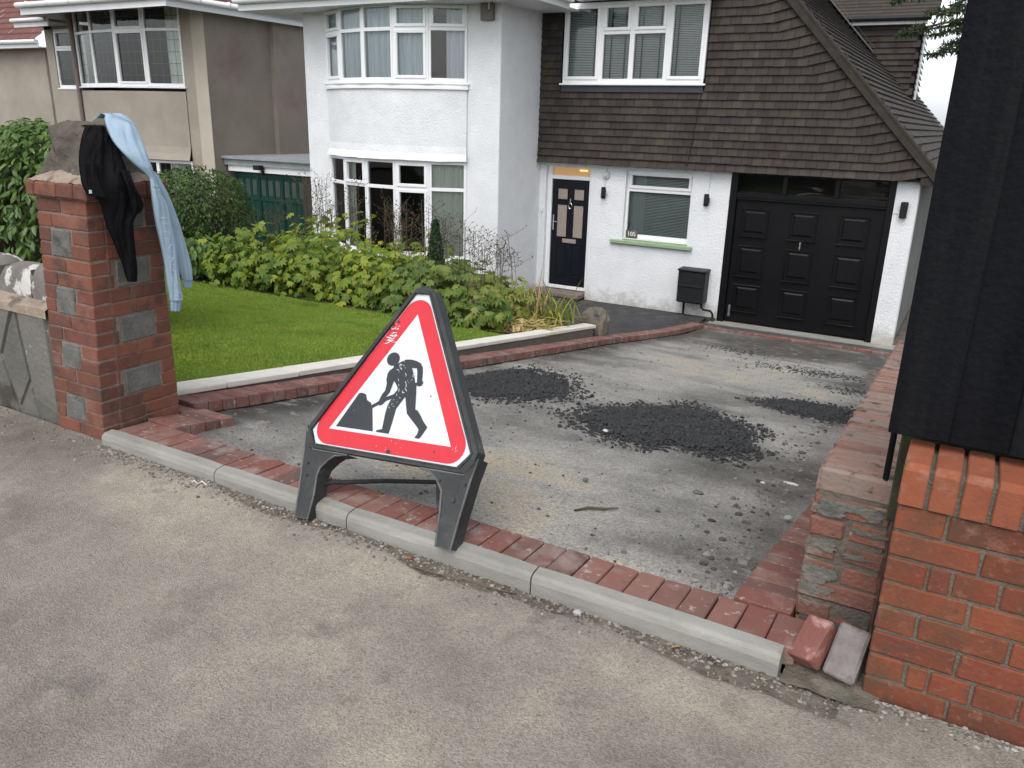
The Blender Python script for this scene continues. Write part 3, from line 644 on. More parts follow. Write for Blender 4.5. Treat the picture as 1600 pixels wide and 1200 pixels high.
for k in range(3):
    put(cap, X1-.07, X1+.035, Y0+.095+.14*k, Y0+.23+.14*k, z0, z0+.078, .008); put(cap, X0-.035, X0+.07, Y0+.095+.14*k, Y0+.23+.14*k, z0, z0+.078, .008)
obj('cap_course', cap, M['brick_pier'], pr)
mb = MB()                       # mortar haunching
def hau(u, v):
    x = X0-.025+(X1-X0+.05)*u; y = Y0-.02+(Y1-Y0+.04)*v
    e = min(u, 1-u, v, 1-v)*2; z = z0+.076+.05*min(1, e*2.2)+.008*fbm(x, y, 22, 3)
    return pf((x, y, z))
mb.grid(hau, 30, 30); mb.box(X0, X1, Y0, Y1, z0, z0+.074, fn=pf); obj('haunching', mb, M['mortar_lt'], pr, True)
# rough cap stone
def stone_lump(name, c, base, top, h, parent, m, seed, nx=18, nz=12, amp=.02):
    mb = MB(); V = []; 
    for j in range(nz+1):
        t = j/nz
        for i in range(nx):
            a = 2*math.pi*i/nx; ca, sa = math.cos(a), math.sin(a)
            k = 1/max(abs(ca), abs(sa))**.75
            rx = (base[0]*(1-t)+top[0]*t)*k; ry = (base[1]*(1-t)+top[1]*t)*k
            rr_ = 1-.35*max(0, t-.85)/.15
            x = c[0]+ca*rx*rr_+top[2]*t; y = c[1]+sa*ry*rr_; z = c[2]+h*t
            n = mn.fractal(Vector((x*7+seed, y*7, z*7)), 1., 2., 4)*amp
            V.append((x+ca*n*1.5, y+sa*n*1.5, z+(n*.8 if t > .5 else 0)))
    F = [(j*nx+i, j*nx+(i+1) % nx, (j+1)*nx+(i+1) % nx, (j+1)*nx+i) for j in range(nz) for i in range(nx)]
    F.append(tuple(range(nz*nx, nz*nx+nx))); mb.add(V, F)
    return obj(name, mb, m, parent, True)
stone_lump('cap_stone', (-3.755, 2.47, z0+.065), (.215, .185), (.125, .13, .03), .275, pr, M['capstone'], 3.3, 34, 22, .022)
stone_lump('cap_stone', (-3.62, 2.47, z0+.26), (.07, .06), (.06, .05, 0), .10, pr, M['capstone'], 9.1, 20, 8, .016)

# ------------------------------------------------------------ crazy stone wall left of the pier
sw = thing('stone_wall', 'old grey crazy stone wall with white lichen left of the pier', 'stone wall', (-5, 2.4, 0))
mb = MB(); mb.box(-9, -4.03, 2.294, 2.55, -.2, .615); obj('mortar', mb, mat('wall_pointing', [(.11,.105,.095),(.17,.163,.148)], 14, 8, .95, .8, 60, spots=((.07,.065,.055), 6, .56, .1)), sw)
polys = [[(-4.06,-.12),(-4.2,-.12),(-4.27,.12),(-4.05,.05)],[(-4.05,.07),(-4.26,.15),(-4.30,.60),(-4.05,.60)],[(-4.28,.20),(-4.42,.02),(-4.5,.30),(-4.32,.60),(-4.31,.45)],
  [(-4.21,-.12),(-4.40,-.12),(-4.42,0),(-4.28,.16)],[(-4.52,.28),(-4.44,.0),(-4.42,-.12),(-4.62,-.12),(-4.66,.3)],[(-4.34,.60),(-4.52,.31),(-4.66,.32),(-4.62,.6)]]
x = -4.64
while x > -9:
    w = random.uniform(.2, .34); s = random.uniform(.18, .34)
    polys += [[(x-.02,-.12),(x-w,-.12),(x-w-.03,s),(x-.03,s-.03)],[(x-.03,s),(x-w-.03,s+.03),(x-w,.6),(x-.01,.6)]]; x -= w+.01
mb = MB()
for k, pl in enumerate(polys):
    c = (sum(p[0] for p in pl)/len(pl), sum(p[1] for p in pl)/len(pl)); rnd = random.random()
    o_ = [(c[0]+(p[0]-c[0])*.99, c[1]+(p[1]-c[1])*.99) for p in pl]; i_ = [(c[0]+(p[0]-c[0])*.93, c[1]+(p[1]-c[1])*.93) for p in pl]; n = len(pl)
    yf = 2.284+random.uniform(-.004, .004)
    V = [(a, 2.32, b) for a, b in o_]+[(a, yf+.012, b) for a, b in o_]+[(a, yf, b) for a, b in i_]
    F = [(j, (j+1) % n, n+(j+1) % n, n+j) for j in range(n)]+[(n+j, n+(j+1) % n, 2*n+(j+1) % n, 2*n+j) for j in range(n)]+[tuple(range(2*n, 3*n))]
    mb.add(V, F, rnd)
obj('stonework', mb, M['wallstone'], sw)
mb = MB(); mb.grid(lambda u, v: (-9+4.98*u, 2.275+.3*v, .618+.03*math.sin(math.pi*v)+.012*fbm(-9+4.98*u, v, 5, 4)), 160, 12)
mb.grid(lambda u, v: (-9+4.98*u, 2.275, .575+.045*v+.012*fbm(-9+4.98*u, 0, 5, 4)*v), 160, 1)
obj('mortar_top', mb, M['mortar_lt'], sw, True)
x = -4.06; mbk = MB(); k = 0
wid = [.20, .30, .26, .3, .24, .3, .28, .26, .3, .3, .3, .3, .3, .3, .3, .3]
while x > -8.5:
    w = wid[k % 16]; h = .235 if k == 0 else (.17+.05*random.random())
    V = []; nx, ny_ = 8, 8
    def cp(u, v, x=x, w=w, h=h, k=k):
        a = math.pi*v; xx = x-w+w*u; ee = 1-.25*abs(2*u-1)**6
        return (xx, 2.46-.1*math.cos(a)*(1 if k else 1), .60+h*ee*(math.sin(a)**.35)+.01*fbm(xx*3, v*2, 3, 3))
    mbk.grid(cp, 10, 14); 
    for xe in (x, x-w): mbk.add([(xe, 2.36, .6), (xe, 2.56, .6), (xe, 2.55, .6+h*.8), (xe, 2.37, .6+h*.8)], [(0,1,2,3)])
    x -= w+.012; k += 1
M['lichen'] = mat('lichened_coping', [(.12,.11,.10),(.19,.18,.165)], 9, 9, .92, .7, 40, patches=[((.5,.49,.46), 8, .54, .05), ((.07,.065,.055), 5, .62, .1)])
obj('coping', mbk, M['lichen'], sw, True)

# ============================================================ HOUSES
class Facets:
    """a run of wall facets in plan; position = A + t*s + outward*d, at height z"""
    def __init__(s, pts): s.p = [Vector((x, y, 0)) for x, y in pts]
    def n(s): return len(s.p)-1
    def ln(s, i): return (s.p[i+1]-s.p[i]).length
    def at(s, i, a, d, z):
        t = (s.p[i+1]-s.p[i]).normalized(); o = Vector((t.y, -t.x, 0))
        q = s.p[i]+t*a+o*d; return (q.x, q.y, z)
    def box(s, mb, i, a0, a1, d0, d1, z0, z1, c=.004):
        mb.cbox(a0, a1, d0, d1, z0, z1, c, 0, fn=lambda p: s.at(i, *p))
def arc(xl, xr, y, sag, n):
    c = xr-xl; R_ = (c*c/4+sag*sag)/(2*sag); th = math.asin(c/2/R_)
    return [((xl+xr)/2+R_*math.sin(a), y-(R_*math.cos(a)-R_*math.cos(th))) for a in np.linspace(-th, th, n+1)]
def window(parent, pts, z0, z1, transom=None, tops=(), sides=(), curtain=None, leads=False, blind=False, room=1.0, label=None, tsplit=None, sill=True):
    """frame mesh = the window part; pane, curtain, blind, room backing as sub-parts"""
    Fc = Facets(pts); mb = MB(); pn = MB(); w = .066
    for i in range(Fc.n()):
        L_ = Fc.ln(i)
        Fc.box(mb, i, 0, L_, -.05, .02, z0, z0+.07); Fc.box(mb, i, 0, L_, -.05, .02, z1-.06, z1)
        Fc.box(mb, i, 0, w*.62, -.05, .022, z0, z1); Fc.box(mb, i, L_-w*.62, L_, -.05, .022, z0, z1)
        if transom: Fc.box(mb, i, .03, L_-.03, -.045, .018, transom-.03, transom+.03)
        zt = transom or z1-.05
        def cas(a0, a1, b0, b1, k=.052):
            Fc.box(mb, i, a0, a1, -.03, .038, b0, b0+k, .006); Fc.box(mb, i, a0, a1, -.03, .038, b1-k, b1, .006)
            Fc.box(mb, i, a0, a0+k, -.03, .037, b0+k, b1-k, .006); Fc.box(mb, i, a1-k, a1, -.03, .037, b0+k, b1-k, .006)
        if i in tops and transom: cas(.035, L_-.035, zt+.025, z1-.045)
        if i in sides: cas(.035, L_-.035, z0+.055, (zt-.02) if transom else z1-.045)
        a = [Fc.at(i, .02, -.012, z0+.03), Fc.at(i, L_-.02, -.012, z0+.03), Fc.at(i, L_-.02, -.012, z1-.03), Fc.at(i, .02, -.012, z1-.03)]
        pn.add(a, [(0,1,2,3)])
    fr = obj('window', mb, M['upvc'], parent)
    if label: fr['label'] = label
    obj('pane', pn, M['glass'], fr)
    if leads:
        lm = MB()
        for i in range(Fc.n()):
            L_ = Fc.ln(i); nx = max(2, int(L_/.17)); nz = int((z1-z0)/.22)
            for k in range(1, nx): Fc.box(lm, i, L_*k/nx-.005, L_*k/nx+.005, -.018, -.0125, z0+.05, z1-.05, .001)
            for k in range(1, nz): zz = z0+(z1-z0)*k/nz; Fc.box(lm, i, .04, L_-.04, -.0185, -.013, zz-.005, zz+.005, .001)
        obj('leading', lm, M['steel'], fr)
    if curtain:
        for (a, b, col) in curtain[0]:          # a, b in facet units
            cm = MB()
            def cf(u, v):
                s_ = a+(b-a)*u; i = min(int(s_), Fc.n()-1); f = s_-i
                pinch = 1
                wv = .022*math.sin(u*(b-a)*Fc.ln(i)*58+math.sin(v*3)*.6)+.012*math.sin(u*(b-a)*Fc.ln(i)*21+1)
                return Fc.at(i, f*Fc.ln(i), -.085+wv, z0+.0+(z1-z0)*v)
            cm.grid(cf, max(12, int(abs(b-a)*44)), 8)
            obj('curtain', cm, M[curtain[1]], fr, True)
    if blind:
        bm = MB()
        for i in range(Fc.n()):
            zz = z0+.06
            while zz < z1-.05:
                A = Fc.at(i, .03, -.085, zz); B = Fc.at(i, Fc.ln(i)-.03, -.085, zz); C = Fc.at(i, Fc.ln(i)-.03, -.105, zz+blind); D = Fc.at(i, .03, -.105, zz+blind)
                bm.add([A, B, C, D], [(0,1,2,3)]); zz += .026
        obj('blind', bm, M['blind'], fr)
    if sill:
        sm = MB()
        for i in range(Fc.n()): Fc.box(sm, i, -.01 if i else -.04, Fc.ln(i)+(.04 if i == Fc.n()-1 else .01), -.05, .07, z0-.035, z0-.004, .006)
        obj('window_board', sm, M['upvc'], fr)
    x0 = min(p[0] for p in pts)-.15; x1 = max(p[0] for p in pts)+.15; yb = max(p[1] for p in pts)+room
    rm = MB(); rm.add([(x0, yb, z0-.3), (x1, yb, z0-.3), (x1, yb, z1+.3), (x0, yb, z1+.3)], [(0,1,2,3)])
    ym = max(p[1] for p in pts)+.03
    rm.add([(x0, ym, z0-.3), (x1, ym, z0-.3), (x1, yb, z0-.3), (x0, yb, z0-.3)], [(0,1,2,3)]); rm.add([(x0, ym, z1+.3), (x1, ym, z1+.3), (x1, yb, z1+.3), (x0, yb, z1+.3)], [(0,1,2,3)])
    rm.add([(x0, ym, z0-.3), (x0, yb, z0-.3), (x0, yb, z1+.3), (x0, ym, z1+.3)], [(0,1,2,3)]); rm.add([(x1, ym, z0-.3), (x1, yb, z0-.3), (x1, yb, z1+.3), (x1, ym, z1+.3)], [(0,1,2,3)])
    obj('room', rm, M['room'], fr)
    return fr

H = thing('house', 'white rendered house with brown tile hanging, a curved bay window and a black garage door', 'house', (-6, 14, -1.6))
D = 13.5; BY = 12.0
# --- white walls
wl = MB()
T = .28
def wb(x0, x1, z0, z1, y0=D, y1=D+T): wl.box(x0, x1, y0, y1, z0, z1)
wb(-7.15, -7.02, -1.7, .96); wb(-7.02, -6.12, .84, .96); wb(-6.12, -5.45, -1.7, .96); wb(-5.45, -4.25, -1.7, -.38); wb(-5.45, -4.25, .84, .96); wb(-4.25, -3.61, -1.7, .96)
wb(-1.125, -.815, -1.72, .92)
# bay block: flat strips and side
wl.box(-7.43, -7.15, BY+.02, D+.3, -1.7, 3.6)
wl.box(-7.8, -7.43, BY, BY+.28, -1.7, 3.6); wl.box(-7.43, -7.152, BY, BY+.02, -1.7, 3.6)
wl.box(-11.41, -10.85, BY, BY+.28, -1.7, 3.6); wl.box(-11.41, -11.13, BY+.28, 27, -1.7, 3.6)
AR = arc(-10.85, -7.8, BY, .45, 40); ARF = arc(-10.85, -7.8, BY, .45, 5)
def band(z0, z1, fl0=0, fl1=0, nz=10, base=AR, off=.02):
    Fc = Facets(base)
    def f(u, v):
        s_ = u*Fc.n(); i = min(int(s_), Fc.n()-1); z = z0+(z1-z0)*v
        # a little flare at the bottom edge, hand-finished
        fl = fl0*max(0, 1-v*5)**2
        wob = .006*fbm(u*6, v*3, 1.5, 3)
        return Fc.at(i, (s_-i)*Fc.ln(i), off+fl+wob, z+(.012*fbm(u*5, 7, 1.7, 3) if v == 0 else 0))
    wl.grid(f, 60, nz)
band(.90, 2.10, .07); band(-1.7, -.84, 0); band(3.36, 3.6)
# undersides of the bands
Fa = Facets(AR)
for z in (.90, 3.36):
    n = 40; V = [Fa.at(min(i, 39), 0 if i < 40 else Fa.ln(39), .07 if z < 1 else .02, z) for i in range(41)]+[(AR[i][0], BY+.1, z) for i in range(41)]
    wl.add(V, [(i, i+1, 42+i, 41+i) for i in range(40)])
obj('wall', wl, M['white'], H, False)
wl = MB(); wl.box(-.95, -.83, D+T, 27, -1.75, .95); obj('side_wall', wl, mat('dull_side_render', [(.13,.13,.125),(.19,.19,.18)], 2, 8, .95, .7, 90), H)
sk = MB()                              # dark plinth strip along the foot of the walls
sk.box(-6.12, -3.62, D-.03, D-.001, -1.62, -1.55, fn=lambda p: (p[0], p[1], p[2]+.01*noise2(p[0]*3, 1)))
sk.box(-7.152, -7.13, BY, D, -1.6, -1.54); obj('plinth', sk, M['path'], H)
# --- bay windows
window(H, ARF, -.80, .90, .42, tops=(1, 3), sides=(3,), curtain=([(4.05, 4.95, 0), (.85, 1.35, 0)], 'curtain'), label='ground floor bay window with open curtains', room=1.3)
window(H, ARF, 2.17, 3.40, 3.0, tops=(0, 3, 4), sides=(0, 3), curtain=([(.05, 3.9, 0), (4.45, 4.98, 0)], 'net'), label='upper bay window with pale curtains')
sm = MB(); Fc = Facets(arc(-10.87, -7.78, BY, .45, 24))
for i in range(24): Fc.box(sm, i, -.004, Fc.ln(i)+.004, -.02, .05, 2.06, 2.10, .003); Fc.box(sm, i, -.004, Fc.ln(i)+.004, -.02, .035, 2.0995, 2.14, .003)
obj('moulding', sm, M['upvc'], H)
sm = MB(); Fc = Facets(arc(-10.95, -7.7, BY, .48, 24))
for i in range(24): Fc.box(sm, i, -.004, Fc.ln(i)+.004, -.02, .09, -.90, -.84, .006)
obj('sill', sm, M['green_sill'], H)
# --- window beside the door, green sill
w1 = window(H, [(-5.45, D+.10), (-4.25, D+.10)], -.34, .84, .50, tops=(0,), curtain=None, blind=.017, label='small ground floor window with a venetian blind', room=.9)
cm = MB(); cm.grid(lambda u, v: (-5.38+.22*u, D+.24+.012*math.sin(u*20), -.3+1.1*v), 16, 3); obj('curtain', cm, M['curtain'], w1, True)
sm = MB(); sm.cbox(-5.66, -4.15, D-.07, D+.1, -.445, -.375, .012); sm.cbox(-5.5, -4.2, D+.02, D+.1, -.376, -.35, .004); obj('sill', sm, M['green_sill'], H)
nb = MB(); nb.cbox(-5.41, -5.19, D+.055, D+.07, -.335, -.20, .004); npl = obj('number_plate', nb, M['stone'], w1)
cu = bpy.data.curves.new('number', 'FONT'); cu.body = '105'; cu.size = .105; cu.extrude = .002; cu.shear = -.15
tmp = bpy.data.objects.new('t', cu); COL.objects.link(tmp); dg = bpy.context.evaluated_depsgraph_get(); dg.update()
nme = bpy.data.meshes.new_from_object(tmp.evaluated_get(dg)); bpy.data.objects.remove(tmp)
nme.transform(Matrix.Translation(Vector((-5.37, D+.052, -.30))-origin_of(w1)) @ Matrix.Rotation(math.pi/2, 4, 'X'))
link('number', nme, M['upvc'], w1)
# --- tile-hung upper storey
tl = MB(); G = .122
def verge_x(z): return -.64-(z-.99)/1.043
def kick(x, z):
    d = verge_x(z)-x; return .125*max(0, 1-d/.56)
TT = Matrix()
r = 0; z = .90
while z < 4.9:
    x = -7.15-(.0825 if r % 2 else 0); y0 = D-.145; bell = .035*max(0, 1-(z-.9)/.3)
    while x < verge_x(z)+.05:
        a, b = max(x, -7.145), x+.163
        segs = [(a, b)]
        if 2.14 < z+.05 < 3.6:
            if a > -6.74 and b < -4.16: segs = []
            elif a <= -6.74 < b: segs = [(a, -6.74)]
            elif a < -4.16 <= b: segs = [(-4.16, b)]
        for (a, b) in segs:
            if b-a < .02: continue
            jz = random.uniform(-.003, .003); jy = random.uniform(0, .004); V = []
            for (xx) in (a+.0015, b-.0015):
                k = kick(xx, z); xx2 = min(xx, verge_x(z+k))
                V += [(xx2, y0-bell-jy, z+k+jz), (xx2, y0+.034, z+G+.03+k), (xx2, y0+.016-bell, z+k+jz)]
            tl.add(V, [(0,1,4,3), (0,3,5,2), (0,2,1), (3,4,5)])
        x += .165
    z += G; r += 1
obj('tile_hanging', tl, M['tile'], H)
bk = MB()
pg = lambda u, v, d: (u, d, v)
bk.prism([(-7.14,.96),(-6.74,.96),(-6.74,5),(-7.14,5)], D-.1, D+.3, pg); bk.prism([(-6.74,.96),(-4.16,.96),(-4.16,2.2),(-6.74,2.2)], D-.1, D+.3, pg)
bk.prism([(-4.16,.96),(-.62,.96),(-4.16,4.67)], D-.1, D+.3, pg); bk.prism([(-6.74,3.5),(-4.16,3.5),(-4.16,5),(-6.74,5)], D-.1, D+.3, pg)
bk.box(-7.14, -.72, D-.13, D-.02, .895, .93)
obj('tile_battens', bk, M['room'], H)
ld = MB(); ld.box(-6.72, -4.18, D-.155, D-.14, 2.10, 2.215); obj('flashing', ld, mat('dark_lead', [(.035,.04,.048),(.05,.055,.062)], 4, 6, .6, .2, 30), H)
wy = D-.13
window(H, [(-6.70, wy), (-6.0, wy)], 2.24, 3.50, None, sides=(0,), blind=.019, room=1)
window(H, [(-6.0, wy), (-5.45, wy)], 2.24, 3.50, 3.03, tops=(0,), blind=.019, room=1, sill=False)
window(H, [(-5.45, wy), (-4.84, wy)], 2.24, 3.50, 3.03, tops=(0,), blind=.019, room=1, sill=False)
window(H, [(-4.84, wy), (-4.19, wy)], 2.24, 3.50, None, sides=(0,), blind=.019, room=1, sill=False)
sm = MB(); sm.cbox(-6.74, -4.15, wy-.06, wy+.02, 2.205, 2.238, .005); obj('sill', sm, M['upvc'], H)
# --- eaves
ev = MB()
ev.box(-12.3, -6.45, 11.35, D+.2, 3.37, 3.40)
ev.box(-12.32, -6.43, 11.32, 11.35, 3.36, 3.56); ev.box(-6.45, -6.42, 11.35, 12.95, 3.36, 3.56)
ev.box(-6.42, -4.0, 12.95, D+.2, 3.525, 3.55); ev.box(-6.42, -4.0, 12.92, 12.95, 3.52, 3.7)
obj('soffit', ev, M['fascia'], H)
gt = MB(); gt.tube([(-12.35, 11.26, 3.52), (-6.38, 11.26, 3.50), (-6.36, 12.9, 3.50)], .055, 8); gt.tube([(-6.3, 12.86, 3.64), (-4, 12.86, 3.66)], .05, 8)
obj('gutter', gt, M['fascia'], H, True)
# --- roof: steep catslide over the garage, seen beyond the verge
rf = MB()
nrm = Vector((1.043, 0, 1)).normalized(); up = Vector((-1, 0, 1.043)).normalized()
k = 0; base = Vector((-.50, 0, .99-1.043*(.14)))
RT = .15
while k < 52:
    p = base+up*(RT*k); y = 13.36+(.1 if k % 2 else 0)
    while y < 26.8:
        y1 = min(y+.33, 26.9); j = random.uniform(0, .006); q0 = p+nrm*(.05+j); q1 = p+up*(RT+.03)+nrm*.015; qb = p+nrm*.02
        rf.add([(q0.x, y+.004, q0.z), (q0.x, y1-.004, q0.z), (q1.x, y1-.004, q1.z), (q1.x, y+.004, q1.z), (qb.x, y, qb.z), (qb.x, y1, qb.z)], [(0,1,2,3), (0,4,5,1)])
        y = y1
    k += 1
ro = obj('roof', rf, M['rtile'], H)
vg = MB()
a0 = Vector((-.46, 0, .99-1.043*(.18))); a1 = a0+up*7.6
for (d0, d1, y0, y1) in ((-.06, .035, D-.19, D-.10), (.03, .07, D-.19, D+.04)):
    q = [a0+nrm*d0, a0+nrm*d1, a1+nrm*d1, a1+nrm*d0]
    vg.add([(p.x, y0, p.z) for p in q]+[(p.x, y1, p.z) for p in q], [(0,1,2,3), (7,6,5,4), (0,4,5,1), (1,5,6,2), (2,6,7,3), (3,7,4,0)])
vg.box(-.82, -.50, D-.16, D+.1, .85, .97)
obj('verge', vg, M['verge'], ro)
rs = MB(); q = [base, base+up*8]; 
rs.add([(base.x, 13.5, base.z-.03), (base.x, 26.9, base.z-.03), (q[1].x, 26.9, q[1].z-.03), (q[1].x, 13.5, q[1].z-.03), (-12.3, 13.5, q[1].z-6.2), (-12.3, 26.9, q[1].z-6.2)], [(0,1,2,3), (3,2,5,4)])
obj('roof_boards', rs, M['room'], ro)
# dormer on the catslide
dm = MB(); YD = 22.0
dm.prism([(-3.62, 4.02), (-1.90, 4.02), (-1.86, 2.22)], YD, YD+1.3, pg)
dmo = obj('dormer', dm, M['room'], H)
tl = MB(); z = 2.15; r = 0
while z < 3.95:
    xl = -1.0*((z-.99)/1.043)-.64-.1; x = -1.86-(.08 if r % 2 else 0)
    while x > xl-.05:
        a, b = x-.163, x; j = random.uniform(0, .006)
        tl.add([(a, YD-.05-j, z), (b, YD-.05-j, z), (b, YD-.01, z+.15), (a, YD-.01, z+.15), (a, YD, z), (b, YD, z)], [(0,1,2,3), (0,4,5,1)]); x -= .165
    z += .13; r += 1
z = 2.25
while z < 3.9:
    tl.add([(-1.80, YD+.55, z), (-1.80, YD+1.3, z), (-1.86, YD+1.3, z+.15), (-1.86, YD+.55, z+.15)], [(0,1,2,3)])
    tl.add([(-1.82, YD-.05, z), (-1.82, YD+.28, z), (-1.86, YD+.28, z+.15), (-1.86, YD-.05, z+.15)], [(0,1,2,3)]); z += .13
obj('dormer_tiles', tl, M['tile'], dmo)
tl = MB(); k = 0
while k < 22:
    y = YD-.25+k*.11; z = 4.08+k*.085; x = -4.6
    while x < -1.75:
        j = random.uniform(0, .006); tl.add([(x, y, z+.03+j), (x+.302, y, z+.03+j), (x+.302, y+.14, z+.1), (x, y+.14, z+.1), (x, y, z), (x+.302, y, z)], [(0,1,2,3), (0,4,5,1)]); x += .302
    k += 1
obj('dormer_roof', tl, M['rtile'], dmo)
tl = MB(); tl.box(-3.62, -1.78, YD-.2, YD-.02, 3.93, 4.03); tl.box(-1.85, -1.805, YD+.30, YD+.52, 2.32, 3.85); obj('dormer_fascia', tl, M['fascia'], dmo)
tl = MB(); tl.tube([(-3.7, YD-.27, 4.06), (-1.7, YD-.27, 4.05)], .06, 8); obj('gutter', tl, M['blackplastic'], dmo)
tl = MB()
p0 = Vector((-2.15, 0, 2.58)); p1 = p0+up*3.6
for (ya, yb, h, kk) in ((20.7, 21.25, .075, 0), (21.25, 21.35, .14, 0)):
    q = [p0+nrm*h+up*.9, p1+nrm*h]
    tl.add([(q[0].x, ya, q[0].z), (q[0].x, yb, q[0].z), (q[1].x, yb, q[1].z), (q[1].x, ya, q[1].z)], [(0,1,2,3)])
obj('lead_valley', tl, M['lead'], ro)
# --- front door
dx0, dx1 = -7.02, -6.12
df = MB(); yd = D+.10
df.cbox(dx0, dx0+.09, yd-.03, yd+.06, -1.42, .86, .005); df.cbox(dx1-.055, dx1, yd-.03, yd+.06, -1.42, .86, .005)
df.cbox(dx0+.09, dx1-.055, yd-.03, yd+.06, .60, .67, .005); df.cbox(dx0+.09, dx1-.055, yd-.03, yd+.06, .815, .86, .005); df.cbox(dx0+.09, dx1-.055, yd-.03, yd+.06, -1.42, -1.36, .005)
dr = obj('front_door', df, M['upvc'], H); dr['label'] = 'dark blue front door in a white frame under a lit fanlight'
lf = MB(); lf.cbox(-6.925, -6.18, yd-.005, yd+.045, -1.355, .595, .004)
for (a, b) in ((-6.80, -6.60), (-6.48, -6.28)):
    for q in ((a-.02, b+.02, -1.19, -1.17), (a-.02, b+.02, -.57, -.55), ): lf.cbox(q[0], q[1], yd-.016, yd-.005, q[2], q[3], .003)
    lf.cbox(a-.02, a, yd-.016, yd-.005, -1.17, -.57, .003); lf.cbox(b, b+.02, yd-.016, yd-.005, -1.17, -.57, .003)
    lf.cbox(a+.03, b-.03, yd-.013, yd-.005, -1.13, -.61, .005)
    for (z0, z1) in ((.17, .35), (-.40, .06)):
        pass
leaf = obj('door_leaf', lf, M['doorblue'], dr)
gl = MB(); bd = MB()
for (a, b) in ((-6.80, -6.61), (-6.47, -6.28)):
    for (z0, z1) in ((.245, .43), (-.44, .14)):
        gl.cbox(a, b, yd-.012, yd-.004, z0, z1, .002)
        for q in ((a-.012, b+.012, z0-.012, z0), (a-.012, b+.012, z1, z1+.012)): bd.cbox(q[0], q[1], yd-.018, yd-.005, q[2], q[3], .002)
        for q in ((a-.012, a), (b, b+.012)): bd.cbox(q[0], q[1], yd-.018, yd-.005, z0, z1, .002)
obj('door_glass', gl, M['frost'], dr); obj('glazing_bead', bd, M['doorblue'], dr)
hh = MB(); hh.cbox(-6.895, -6.865, yd-.02, yd-.005, -.33, -.05, .004); hh.tube([(-6.88, yd-.05, -.17), (-6.79, yd-.05, -.17)], .009, 6); hh.tube([(-6.88, yd-.005, -.17), (-6.88, yd-.05, -.17)], .009, 6)
obj('door_handle', hh, M['chrome'], dr)
hh = MB(); hh.cbox(-6.68, -6.40, yd-.02, yd-.005, -.55, -.475, .005); obj('letterbox', hh, M['frost'], dr)
hh = MB(); hh.tube([(-6.54+.035*math.sin(a), yd-.022-.005*math.cos(a), .13+.05*math.cos(a)) for a in np.linspace(.3, 6, 14)], .007, 6); hh.cbox(-6.555, -6.525, yd-.03, yd-.005, .17, .26, .008); obj('door_knocker', hh, M['chrome'], dr)
hh = MB(); hh.add([(-6.925, yd+.02, .67), (-6.18, yd+.02, .67), (-6.18, yd+.02, .815), (-6.925, yd+.02, .815)], [(0,1,2,3)]); obj('fanlight', hh, M['lit'], dr)
hh = MB(); hh.cbox(-6.40, -6.24, yd+.008, yd+.018, .755, .785, .004); obj('hall_lamp', hh, M['litlamp'], dr)
hh = MB(); hh.cbox(-6.18-.04, -6.1, yd+.1, yd+.2, -1.4, .9, .01); hh.cbox(-7.1, -6, yd+.2, yd+.25, -1.5, .95, .01); obj('door_lining', hh, M['room'], dr)
st = MB(); st.cbox(-7.14, -6.13, D-.26, D+.07, -1.53, -1.425, .018, .003); obj('doorstep', st, M['mauve'], H)
st = MB(); st.cbox(-7.13, -6.2, D-.20, D+.07, -1.62, -1.532, .006, .003); obj('step_riser', st, M['white'], H)
# --- garage door
gf = MB(); gy = D+.08
gf.cbox(-3.61, -3.50, gy-.07, gy+.05, -1.6, .9, .005); gf.cbox(-1.225, -1.125, gy-.07, gy+.05, -1.6, .9, .005)
gf.cbox(-3.50, -1.225, gy-.05, gy+.05, .86, .9, .004); gf.cbox(-3.50, -1.225, gy-.06, gy+.05, .46, .58, .008); gf.cbox(-3.50, -1.225, gy-.075, gy+.0, .50, .53, .004)
for x in (-2.79, -2.0): gf.cbox(x, x+.07, gy-.04, gy+.05, .58, .86, .004)
gd = obj('garage_door', gf, M['garage'], H); gd['label'] = 'black panelled up-and-over garage door'
lf = MB(); lf.cbox(-3.495, -1.23, gy, gy+.04, -1.57, .455, .004)
for (a, b) in ((-3.40, -2.95), (-2.62, -2.19), (-1.87, -1.42)):
    for (z0, z1) in ((-.13, .33), (-.80, -.28), (-1.40, -.93)):
        t_ = .022
        lf.cbox(a-.01, b+.01, gy-.05, gy, z0, z0+.014, .003); lf.cbox(a, b, gy-.02, gy, z1-t_, z1, .005)
        lf.cbox(a, a+t_, gy-.02, gy, z0+t_, z1-t_, .005); lf.cbox(b-t_, b, gy-.02, gy, z0+t_, z1-t_, .005)
        ia, ib, ja, jb = a+.055, b-.055, z0+.07, z1-.05
        lf.add([(ia, gy, ja), (ib, gy, ja), (ib, gy, jb), (ia, gy, jb), (ia+.03, gy-.016, ja+.03), (ib-.03, gy-.016, ja+.03), (ib-.03, gy-.016, jb-.022), (ia+.03, gy-.016, jb-.022)], [(0,1,5,4), (1,2,6,5), (2,3,7,6), (3,0,4,7), (4,5,6,7)])
obj('door_leaf', lf, M['garage'], gd)
pn = MB(); pn.add([(-3.5, gy+.01, .57), (-1.225, gy+.01, .57), (-1.225, gy+.01, .87), (-3.5, gy+.01, .87)], [(0,1,2,3)]); obj('pane', pn, M['glass'], gd)
pn = MB(); pn.box(-3.6, -1.13, gy+.3, gy+.35, -1.6, .95); obj('backing', pn, M['room'], gd)
hh = MB(); hh.cbox(-2.42, -2.39, gy-.04, gy, -.26, -.14, .004); hh.tube([(-2.405, gy-.045, -.16), (-2.405, gy-.05, -.27)], .009, 6); obj('door_handle', hh, M['chrome'], gd)
